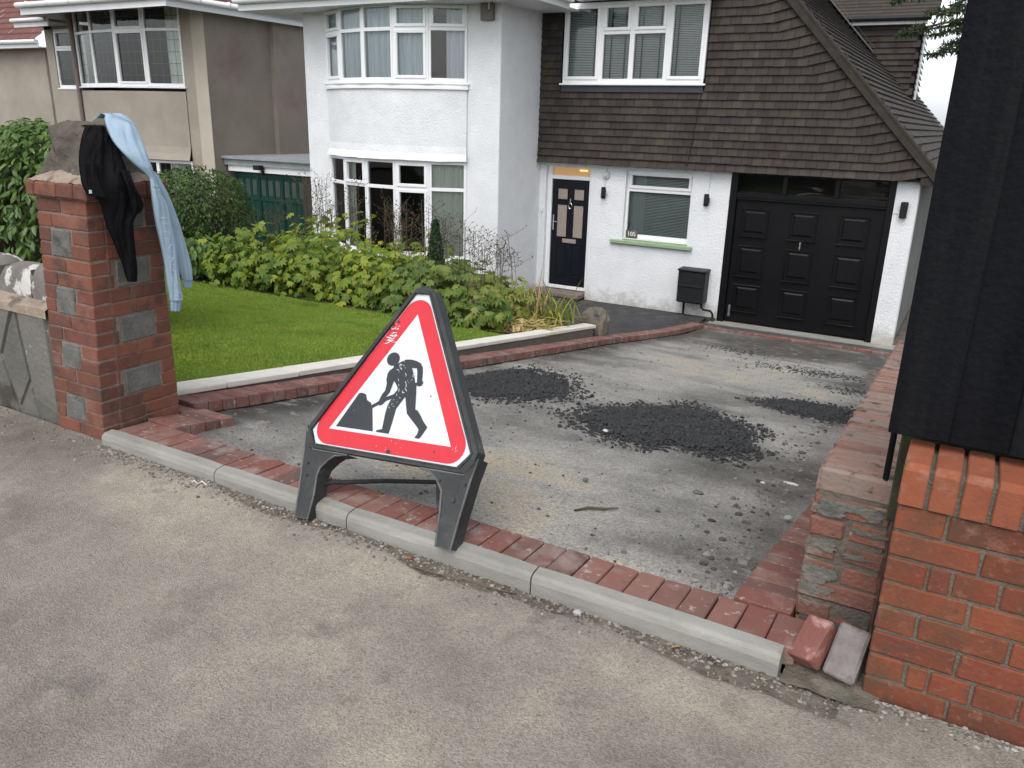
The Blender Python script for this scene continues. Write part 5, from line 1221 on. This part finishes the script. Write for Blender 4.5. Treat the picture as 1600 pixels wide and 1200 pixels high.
# ============================================================ plants
LOBED = (np.array([(0,.38,0),(0,0,0),(-.28,.02,.02),(-.52,.30,-.06),(-.30,.40,.02),(-.40,.78,-.08),(-.14,.62,.0),(0,1,-.12),(.14,.62,0),(.40,.78,-.08),(.30,.40,.02),(.52,.30,-.06),(.28,.02,.02)]),
         [(0,i,i+1) for i in range(1, 12)]+[(0,12,1)])
OVAL = (np.array([(0,0,0),(-.22,.32,.05),(-.17,.7,.03),(0,1,-.08),(.17,.7,.03),(.22,.32,.05),(0,.5,-.03)]), [(0,6,1),(1,6,2),(2,6,3),(3,6,4),(4,6,5),(5,6,0)])
def leafmesh(name, P, Nrm, size, tpl, m, parent=None, r=None, droop=.5):
    """one leaf per point: faces roughly along Nrm, tip hanging outwards and down"""
    n = len(P); T_, F_ = tpl; P = np.asarray(P, float); Nrm = np.asarray(Nrm, float)
    Nrm = Nrm+rng.normal(0, .42, (n, 3)); Nrm /= np.linalg.norm(Nrm, axis=1)[:, None]
    out = np.c_[Nrm[:, 0], Nrm[:, 1], 0*Nrm[:, 0]]+rng.normal(0, .5, (n, 3)); out[:, 2] -= droop
    tip = out-Nrm*(out*Nrm).sum(1)[:, None]; tip /= np.linalg.norm(tip, axis=1)[:, None]
    sd_ = np.cross(tip, Nrm); s_ = (size*rng.uniform(.55, 1.2, n))[:, None, None]
    V = P[:, None, :]+s_*(T_[None, :, 0, None]*sd_[:, None, :]+T_[None, :, 1, None]*tip[:, None, :]+T_[None, :, 2, None]*Nrm[:, None, :])
    k = len(T_); F = (np.arange(n)[:, None, None]*k+np.array(F_)[None]).reshape(-1, 3)
    r = rng.random(n) if r is None else r
    return npobj(name, V.reshape(-1, 3), F, np.repeat(r, k), m, parent)
def shell(n, c, ax, zmin=-1, power=2.2, lump=.18, seed=0, fill=.35):
    """points through the outer volume of a lumpy ellipsoid, with outward normals"""
    d = rng.normal(0, 1, (n*2, 3)); d /= np.linalg.norm(d, axis=1)[:, None]; d = d[d[:, 2] > zmin][:n]
    l = np.array([mn.fractal(Vector((a*2.1+seed, b*2.1, g*2.1)), 1., 2., 3) for a, b, g in d])
    rr = (1+lump*l)*(1-fill*rng.random(len(d))**power)
    e = np.sign(d)*np.abs(d)**.8
    return c+e*rr[:, None]*np.array(ax), d
# flower bed: separate clumps of a lobed-leaved plant
def clump(i, c, ax, h, nl, ns, lab, dark, sh=.45):
    x, y = c; zg = zlawn(y)
    t = thing('leafy_plant', lab, 'plant', (x, y, zg), 'lobed-leaved plants in the flower bed')
    P, d = shell(int(nl*1.3), np.array((x, y, zg+.06)), (ax[0], ax[1], h), -.02, 1.6, .30, i*3.1, .75)
    hz = (P[:, 2]-zg)/h
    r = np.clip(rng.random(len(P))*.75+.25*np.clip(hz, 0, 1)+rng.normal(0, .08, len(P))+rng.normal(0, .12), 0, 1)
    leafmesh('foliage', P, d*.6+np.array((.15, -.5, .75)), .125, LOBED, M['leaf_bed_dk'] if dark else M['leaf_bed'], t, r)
    mb = MB()
    for k in range(16):
        a = random.uniform(0, 6.28); q = random.uniform(0, .8); p = Vector((x+math.cos(a)*ax[0]*q, y+math.sin(a)*ax[1]*q, zg)); mb.tube([Vector((x+math.cos(a)*.1, y+math.sin(a)*.1, zg)), p*.5+Vector((x, y, zg))*.5+Vector((0,0,h*.5)), p+Vector((0, 0, h*.8))], .006, 4)
    obj('stem', mb, M['stem'], t)
    sm = MB()
    R1 = random.Random(i)
    for k in range(ns):
        a = R1.uniform(0, 6.28); q = R1.uniform(0, .8); b0 = Vector((x+math.cos(a)*ax[0]*q, y+math.sin(a)*ax[1]*q, zg+h*.8))
        z1 = sh*R1.uniform(.35, 1.05)+h*.15; top = b0+Vector((R1.uniform(-.08, .08), R1.uniform(-.1, .1), z1)); sm.tube([b0, top], [.0035, .0022], 4)
        for j in range(R1.randint(5, 10)):
            f = R1.uniform(.35, 1); s0 = b0.lerp(top, f); e = s0+Vector((R1.uniform(-.2, .2), R1.uniform(-.1, .1), R1.uniform(.03, .15))); sm.tube([s0, e], .0017, 3, cap=False)
            if R1.random() < .8: rr_ = R1.uniform(.005, .011); sm.rock(e, (rr_, rr_, rr_), None, .2)
            e2 = e+Vector((R1.uniform(-.05, .05), R1.uniform(-.05, .05), R1.uniform(.01, .05))); sm.tube([e, e2], .0014, 3, cap=False); rr_ = R1.uniform(.004, .008); sm.rock(e2, (rr_, rr_, rr_), None, .2)
    obj('seed_head', sm, M['seed'], t)
clump(1, (-8.35, 7.55), (.62,.55), .78, 560, 6, 'yellow-green lobed-leaved plant nearest the round clipped bush', False, .3)
clump(2, (-8.0, 8.7), (.75,.6), 1.0, 560, 26, 'tall lobed-leaved plant with brown seed heads before the green garage doors', False, .62)
clump(3, (-7.45, 7.75), (.62,.6), .80, 620, 5, 'bright lobed-leaved plant before the left end of the ground floor bay window', False, .3)
clump(4, (-6.75, 8.7), (.7,.6), .80, 460, 26, 'lobed-leaved plant with seed heads standing against the bay window glass', False, .6)
clump(5, (-6.45, 7.75), (.62,.55), .68, 600, 4, 'yellowing lobed-leaved plant in the middle of the bed edge', False, .3)
clump(6, (-5.75, 8.5), (.6,.6), .68, 420, 20, 'dark lobed-leaved plant around the small upright conifer', True, .55)
clump(7, (-5.55, 7.65), (.58,.5), .60, 520, 4, 'green lobed-leaved plant directly behind the top of the roadworks sign', True, .25)
clump(8, (-4.95, 8.2), (.55,.5), .52, 400, 24, 'lobed-leaved plant with airy seed heads against the white corner wall', True, .62)
clump(9, (-4.72, 7.45), (.36,.32), .40, 230, 2, 'low grey-green lobed-leaved plant beside the yellow strappy leaves', True, .2)
# small conifer in the bed
cf = thing('dwarf_conifer', 'small dark upright conifer poking out of the flower bed', 'conifer', (-5.72, 8.12, zlawn(8.12)))
mb = MB(); mb.tube([(-5.72, 8.12, zlawn(8.12)), (-5.72, 8.12, zlawn(8.12)+1.2)], [.02, .005], 5); obj('trunk', mb, M['bark'], cf)
nn = 2000; t_ = rng.random(nn)**.8; a_ = rng.uniform(0, 6.28, nn); q_ = .13*(1-t_)**.55*rng.random(nn)**.4+.01
P = np.c_[-5.72+np.cos(a_)*q_, 8.12+np.sin(a_)*q_, zlawn(8.12)+.3+.82*t_]; d = np.c_[np.cos(a_), np.sin(a_), np.full(nn, .2)]
leafmesh('crown', P, d, .05, OVAL, M['needle'], cf, rng.random(nn)*.7, droop=-1.2)
# round bush and hedge
bu = thing('round_bush', 'rounded dark green bush between the brick pier and the flower bed', 'bush', (-9.9, 8.0, zlawn(8)))
P, d = shell(15000, np.array((-10.0, 8.0, zlawn(8)+.70)), (.86, .8, .84), -.9, 2, .10, 2.2, .3)
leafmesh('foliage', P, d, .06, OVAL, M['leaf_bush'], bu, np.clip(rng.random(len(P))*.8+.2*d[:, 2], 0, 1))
P, d = shell(700, np.array((-9.3, 7.35, zlawn(7.4)+.28)), (.5, .35, .36), -.2, 1.5, .3, 5.2, .6)
leafmesh('low_foliage', P, d+np.array((0, -.3, .3)), .16, OVAL, M['leaf_hedge'], bu)
mb = MB(); mb.tube([(-9.9, 8, zlawn(8)), (-9.9, 8, zlawn(8)+.9)], [.06, .03], 6)
for k in range(14): a = k*.9; mb.tube([(-9.9, 8, zlawn(8)+.2), (-9.9+.5*math.cos(a), 8+.5*math.sin(a), zlawn(8)+.6+.05*k)], [.02, .006], 4)
obj('stem', mb, M['bark'], bu)
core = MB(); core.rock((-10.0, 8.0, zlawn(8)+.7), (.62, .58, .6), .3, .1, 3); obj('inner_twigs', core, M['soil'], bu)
he = thing('hedge', 'dense green laurel-like hedge behind the grey stone wall', 'hedge', (-7.5, 3.6, 0))
n = 15000
u = rng.random(n); xx = -9.2+(9.2-5.62)*u; th_ = rng.uniform(-.3, math.pi, n); lump = np.array([mn.fractal(Vector((a*1.4, b*1.2, 3.3)), 1., 2., 3) for a, b in zip(xx, th_)])
rr = (1+.13*lump)*(1-.25*rng.random(n)**2); en = np.clip((-5.62-xx)/.5, 0, 1)**.5
hx = 1.36+.10*np.clip((-5.6-xx)/.6, 0, 1)
Y = 3.75-np.cos(th_)*.62*rr*(.35+.65*en); Z = .25+np.sign(np.sin(th_))*np.abs(np.sin(th_))**.6*(hx-.25)*rr*(.86+.14*en)
d = np.c_[np.where(xx > -6.1, .9*(1-en), 0), -np.cos(th_), np.sin(th_)]
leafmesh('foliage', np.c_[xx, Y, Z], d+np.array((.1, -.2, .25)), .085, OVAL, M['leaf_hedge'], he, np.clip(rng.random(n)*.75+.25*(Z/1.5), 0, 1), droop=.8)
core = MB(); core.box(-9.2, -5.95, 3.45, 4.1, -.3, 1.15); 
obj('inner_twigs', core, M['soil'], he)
mb = MB()
for k in range(9): x = -9+k*.37; mb.tube([(x, 3.75, -.2), (x+.05, 3.7, .9)], [.03, .012], 5)
obj('stem', mb, M['bark'], he)
# strappy clumps at the end of the garden wall
def straps(i, c, n, l, lab, upright, rr=None, w=.010):
    x, y = c; zg = zlawn(y)+.03; t = thing('strappy_plant', lab, 'plant', (x, y, zg)); mb = MB(); R1 = random.Random(i)
    for k in range(n):
        a = R1.uniform(0, 6.28); L_ = l*R1.uniform(.5, 1.1); up_ = upright*R1.uniform(.5, 1.3); b = Vector((min(x+.2, x+R1.gauss(0, .10)), y+R1.gauss(0, .13), zg))
        o = Vector((math.cos(a), math.sin(a), 0)); sd_ = Vector((-o.y, o.x, 0)); V = []; m_ = 6
        for j in range(m_+1):
            s_ = j/m_; p = b+o*(L_*(s_**1.3)*(1-.5*up_)*.9)+Vector((0, 0, L_*(s_*up_-(1-up_*.5)*.8*s_**2.6)));
            if p.z < zg+.01: p.z = zg+.01+R1.random()*.03
            ww = w*(1-s_**2.5)+.001; V += [p+sd_*ww, p-sd_*ww]
        mb.add(V, [(2*j, 2*j+1, 2*j+3, 2*j+2) for j in range(m_)], R1.uniform(*(rr or (0, 1))))
    return obj('leaf_blades', mb, M['iris'], t), t
straps(3, (-4.36, 7.85), 230, .62, 'collapsed yellow and straw-coloured strappy leaves next to the cream coping', .35, (.35, 1), .012)
b_, t_ = straps(8, (-4.22, 8.5), 90, .66, 'upright green strappy clump beside the two rocks', .95, (0, .5))
b_, t_ = straps(9, (-4.5, 8.3), 40, .58, 'stiff dead straw-coloured stalks between the green clump and the leafy bed', 1.25, (.7, 1), .008)
# rocks at the end of the garden wall
for (c, s_, sd_, lab) in (((-4.0, 9.14, -.86), (.17, .16, .20), 4, 'large angular rock at the far end of the low garden wall'), ((-3.93, 9.12, -1.0), (.10, .09, .09), 11, 'smaller rock lying beside the large one at the path edge')):
    mb = MB(); V = []; nu_, nv_ = 15, 9
    def rk_(u, v, c=c, s_=s_, sd_=sd_):
        a, b = u*2*math.pi, (v-.5)*math.pi; d_ = Vector((math.cos(b)*math.cos(a), math.cos(b)*math.sin(a), math.sin(b)))
        e_ = Vector([math.copysign(abs(q)**.6, q) for q in d_]); k_ = 1+.30*mn.fractal(d_*1.5+Vector((sd_, 0, 0)), 1., 2., 4); return (c[0]+e_.x*s_[0]*k_, c[1]+e_.y*s_[1]*k_, c[2]+e_.z*s_[2]*k_)
    mb.grid(rk_, nu_, nv_); tag(obj('rock', mb, M['rock'], None, False), lab, 'rock')
# conifer behind the black fence, boughs showing at its left
ct = thing('conifer_tree', 'dark conifer behind the black fence with boughs reaching out at its left edge', 'tree', (.75, 6.2, -.6))
mb = MB(); mb.tube([(.75, 6.2, -.7), (.78, 6.2, 1.5), (.75, 6.2, 5.5)], [.16, .13, .05], 10); obj('trunk', mb, M['bark'], ct)
br = MB(); NP = []; ND = []; NR = []
def bough(a, b, sag, wid):
    a = Vector(a); b = Vector(b); L_ = (b-a).length; pts = [a.lerp(b, t)+Vector((0, 0, -sag*math.sin(math.pi*t*.8))) for t in np.linspace(0, 1, 9)]
    br.tube(pts, list(np.linspace(.016, .004, 9)), 5)
    for k in range(int(L_*(95 if b.x < -.3 else 40))):
        t = random.uniform(.12, 1); i = min(int(t*8), 7); p = pts[i].lerp(pts[i+1], t*8-i); dr_ = (pts[i+1]-pts[i]).normalized(); sd_ = dr_.cross(Vector((0, 0, 1))).normalized()*random.choice((-1, 1))
        l = wid*random.uniform(.4, 1)*(1.15-t); e = p+(sd_*.85+dr_*.55+Vector((0, 0, random.uniform(-.25, .12)))).normalized()*l; br.tube([p, e], [.003, .0015], 4, cap=False)
        tipc = 1 if random.random() < .3 else 0
        for j in range(int(l*230)):
            s_ = random.random(); q = p.lerp(e, s_); NP.append(q); v = Vector((random.gauss(0, 1), random.gauss(0, 1), random.gauss(.3, 1))).normalized(); ND.append(v); NR.append(min(1, random.uniform(0, .6)+(.4 if tipc and s_ > .55 else 0)))
for (ex, ey, ez) in ((-.47, 5.4, 2.34), (-.44, 5.3, 2.24), (-.40, 5.2, 2.12), (-.38, 5.5, 2.42), (-.50, 5.6, 2.44), (-.36, 5.0, 2.2), (-.33, 5.2, 2.05)): bough((.6, 6.1, ez+.35), (ex, ey, ez), .04, .27)
bough((.7, 6.15, 2.75), (-.66, 5.5, 2.34), .05, .30); bough((.7, 6.15, 2.5), (-.60, 5.55, 2.16), .04, .22); bough((.7, 6.1, 2.6), (-.50, 5.2, 2.16), .06, .26)
bough((.7, 6.2, 2.3), (-.44, 5.6, 2.06), .05, .24); bough((.7, 6.2, 3.0), (-.48, 5.4, 2.5), .02, .34); bough((.7, 6.2, 2.5), (-.36, 5.9, 2.12), .02, .34); bough((.7, 6.1, 2.8), (-.35, 5.5, 2.3), .04, .32)
for k in range(26):
    a = random.uniform(0, 6.28); z = 2.0+k*.13; l = max(.3, 1.15-k*.03); bough((.75, 6.2, z+.1), (.75+abs(l*math.cos(a))*.8, 6.2+l*math.sin(a), z-.15), .05, .28)
obj('branch', br, M['bark'], ct)
NP = np.array([tuple(p) for p in NP]); ND = np.array([tuple(p) for p in ND])
leafmesh('crown', NP, ND, .036, (np.array([(0,0,0),(-.11,.5,0),(0,1,0),(.11,.5,0)]), [(0,1,2),(0,2,3)]), M['needle'], ct, np.array(NR), droop=.1)

# ============================================================ loose material
def heap(name, label, outline, hgt, n, seed, spill=.3, dens=1):
    """low heap of tarmac: a bumpy mat covered with loose lumps, edges breaking up into crumbs"""
    R1 = random.Random(seed); mb = MB(); m_ = len(outline); c = (sum(p[0] for p in outline)/m_, sum(p[1] for p in outline)/m_)
    def edge(th):
        best = 0
        for i in range(m_):
            a, b = outline[i], outline[(i+1) % m_]; d0 = (math.cos(th), math.sin(th)); ex, ey = b[0]-a[0], b[1]-a[1]; den = d0[0]*ey-d0[1]*ex
            if abs(den) < 1e-9: continue
            t = ((a[0]-c[0])*ey-(a[1]-c[1])*ex)/den; s_ = ((a[0]-c[0])*d0[1]-(a[1]-c[1])*d0[0])/den
            if t > 0 and -1e-6 <= s_ <= 1+1e-6: best = max(best, t)
        return best
    E = [edge(2*math.pi*i/72) for i in range(72)]
    def er(th): k = (th/(2*math.pi)*72) % 72; i = int(k); f = k-i; return E[i]*(1-f)+E[(i+1) % 72]*f
    def hz(x, y, q): return hgt*max(0, 1-q**2)*(.7+.5*fbm(x, y, 3, 3))+.006*fbm(x, y, 20, 3)
    def f(u, v):
        th = u*2*math.pi; q = v*.84*(.93+.10*fbm(math.cos(th)*3+seed, math.sin(th)*3, 1, 4)); x = c[0]+math.cos(th)*er(th)*q; y = c[1]+math.sin(th)*er(th)*q
        return (x, y, zsub(x, y)+hz(x, y, q)+.004-.02*max(0, v-.9)/.1)
    mb.grid(f, 120, 30, .4)
    for k in range(n):
        th = R1.uniform(0, 6.283); q = math.sqrt(R1.random())*(.97) if R1.random() < .84 else 1+abs(R1.gauss(0, spill)); x = c[0]+math.cos(th)*er(th)*q; y = c[1]+math.sin(th)*er(th)*q
        if x < -3.5 or y < 2.6 or x > xright(y)-.02: continue
        s_ = (.003+.010*R1.random()**1.4)*(1.6 if R1.random() < .07 else 1); mb.rock((x, y, zsub(x, y)+hz(x, y, min(q, 1))+s_*.4), (s_, s_*1.1, s_*.75), R1.random(), .3, R1.random())
    return tag(obj(name, mb, M['tarmac']), label, 'tarmac heap', 'heaps of loose tarmac on the drive')
heap('tarmac_heap', 'largest heap of loose black tarmac, in the middle of the unfinished drive', [(-2.23,4.82),(-2.21,5.17),(-2.02,5.61),(-1.76,6.09),(-1.44,5.88),(-1.05,5.47),(-1.14,5.1),(-.93,5.0),(-1.1,4.48),(-1.38,4.62),(-1.55,4.38),(-1.79,4.43),(-2.02,4.58)], .06, 7500, 1, .12)
heap('tarmac_heap', 'spread of loose black tarmac just right of the roadworks sign', [(-3.5,5.0),(-3.5,5.8),(-3.35,6.35),(-2.93,6.24),(-2.54,5.43),(-2.67,4.94),(-3.0,4.52)], .04, 5200, 2, .2)
heap('tarmac_heap', 'thin strip of loose black tarmac against the old low brick wall', [(-1.46,6.81),(-1.25,7.2),(-.65,7.33),(-.56,6.68),(-.8,6.5),(-1.04,6.6)], .025, 2300, 3, .2)
mb = MB()
for (x, y, sx, sy, n_) in ((-1.35, 9.4, .8, .4, 420), (-2.5, 10.4, .5, .35, 200), (-.75, 8.4, .35, .3, 130)):
    for k in range(n_):
        a, b = random.gauss(x, sx*.5), random.gauss(y, sy*.5)
        if a > xright(b)-.05: continue
        s_ = random.uniform(.005, .014); mb.rock((a, b, zsub(a, b)+.003), (s_, s_, s_*.6))
o = obj('tarmac_crumbs', mb, M['tarmac']); o['kind'] = 'stuff'; o['label'] = 'thin scatter of black tarmac crumbs near the garage end of the drive'; o['category'] = 'tarmac crumbs'
def scatter(name, label, cat, n, fn, m, s0, s1, seed, flat_=.7):
    R1 = random.Random(seed); mb = MB()
    for k in range(n):
        p = fn(R1)
        if p is None: continue
        x, y, z = p; s_ = s0+(s1-s0)*R1.random()**3; mb.rock((x, y, z+s_*.25), (s_*R1.uniform(.8, 1.4), s_, s_*flat_), R1.random(), .3, R1.random())
    o = obj(name, mb, m); o['kind'] = 'stuff'; o['label'] = label; o['category'] = cat; return o
def f1(R):
    x = R.uniform(-3.6, -.1); y = 2.225-abs(R.gauss(0, .055)); return (x, y, max(zpave(x, y), -.02+.014*min(1, max(0, (-1.2-x)/1.6))))
scatter('gravel', 'fine gravel lying in the crumbling gap along the kerb stones', 'gravel', 4200, f1, M['gravel'], .0012, .0085, 11)
def f2(R):
    x = R.uniform(-3.6, -.4); y = 2.55+R.random()**1.6*8; return None if x > xright(y)-.03 else (x, y, zsub(x, y))
scatter('rubble', 'small stones and crumbs scattered over the unfinished drive', 'rubble', 1700, f2, M['rubble'], .0015, .0105, 12)
def f3(R):
    y = 2.6+R.random()**1.3*4.5; x = xright(y)-.18-abs(R.gauss(0, .12)); return (x, y, zsub(x, y))
scatter('rubble', 'heavier stones gathered beside the old brick wall', 'rubble', 420, f3, M['rubble'], .003, .018, 13)
def f4(R):
    x = R.uniform(-6, 1.1); y = .5+R.random()*1.7; return (x, y, zpave(x, y))
scatter('gravel', 'loose grit scattered over the pavement', 'gravel', 1500, f4, M['gravel'], .0008, .0035, 14)
def f5(R):
    if R.random() < .5: x = R.uniform(-.1, .9); y = 2.26-abs(R.gauss(0, .05))
    else: x = R.uniform(-6, -3.5); y = 2.25-abs(R.gauss(0, .12))
    return (x, y, zpave(x, y))
scatter('gravel', 'gravel and grit along the foot of the brick wall and the pier', 'gravel', 1300, f5, M['gravel'], .0015, .009, 15)
def one(name, label, cat, c, s_, m, seed, r=.2):
    mb = MB(); mb.rock((0, 0, 0), s_, .5, r, seed); o = obj(name, mb, m); o.location = c; tag(o, label, cat)
one('pebble', 'pale blue-grey pebble lying in the gap before the kerb', 'pebble', (-.95, 2.185, .0), (.018, .014, .014), M['pebble'], 2)
one('stone_flake', 'flat white stone flake on the drive beside the old brick wall', 'stone', (-.645, 4.33, -.285), (.055, .022, .009), M['whitechip'], 7)
one('stone_flake', 'small white stone next to the flat white flake', 'stone', (-.77, 4.2, -.262), (.018, .014, .010), M['whitechip'], 8)
one('stone_flake', 'rounded dark grey flat stone on the bare drive', 'stone', (-1.0, 3.75, -.195), (.034, .022, .008), M['blockstone'], 9, .1)
one('stone_flake', 'brown lump of stone on the bare drive between the stick and the largest heap', 'stone', (-1.51, 3.47, -.145), (.017, .014, .012), M['rubble'], 10)
one('stone_flake', 'white stone lying on top of the largest tarmac heap', 'stone', (-1.84, 4.5, -.285), (.022, .018, .010), M['whitechip'], 14)
one('stone_flake', 'grey stone at the foot of the edging bricks by the old wall', 'stone', (-.53, 3.65, -.165), (.022, .018, .014), M['pebble'], 15)
one('brick_chip', 'red brick chip against the face of the old brick wall', 'brick chip', (-.47, 4.55, -.27), (.035, .014, .012), M['newbrick'], 12)
one('brick_chip', 'small orange brick chip in the gravel by the right leg of the sign', 'brick chip', (-1.66, 2.175, -.005), (.014, .010, .008), M['brick_cope'], 13)
mb = MB(); mb.tube([(-1.36, 3.02, -.085), (-1.32, 3.08, -.085), (-1.26, 3.12, -.092), (-1.21, 3.18, -.10)], [.005, .007, .006, .004], 7); tag(obj('stick', mb, M['stem'], None, True), 'short dark stick lying on the bare drive', 'stick')
mb = MB(); mb.tube([(-1.62, 2.14, -.012), (-1.5, 2.13, .0), (-1.38, 2.15, .006), (-1.28, 2.17, -.01), (-1.2, 2.19, -.012)], .003, 5); tag(obj('twig', mb, M['twig'], None, True), 'thin brown twig lying along the gap before the kerb', 'twig')
lf = MB(); lf.add([(-.62, 2.185, -.012), (-.605, 2.175, .0), (-.585, 2.19, .004), (-.60, 2.205, -.006)], [(0,1,2,3)]); tag(obj('fallen_leaf', lf, M['leafor']), 'small orange fallen leaf in the gap before the kerb', 'leaf')
mb = MB(); mb.tube([(-2.89, 2.165, -.004), (-2.87, 2.175, .01), (-2.845, 2.17, .002), (-2.83, 2.185, .012), (-2.80, 2.185, .0)], .0035, 5); tag(obj('plastic_scrap', mb, M['whitechip'], None, True), 'curled white scrap lying beside the kerb near the pier', 'scrap')
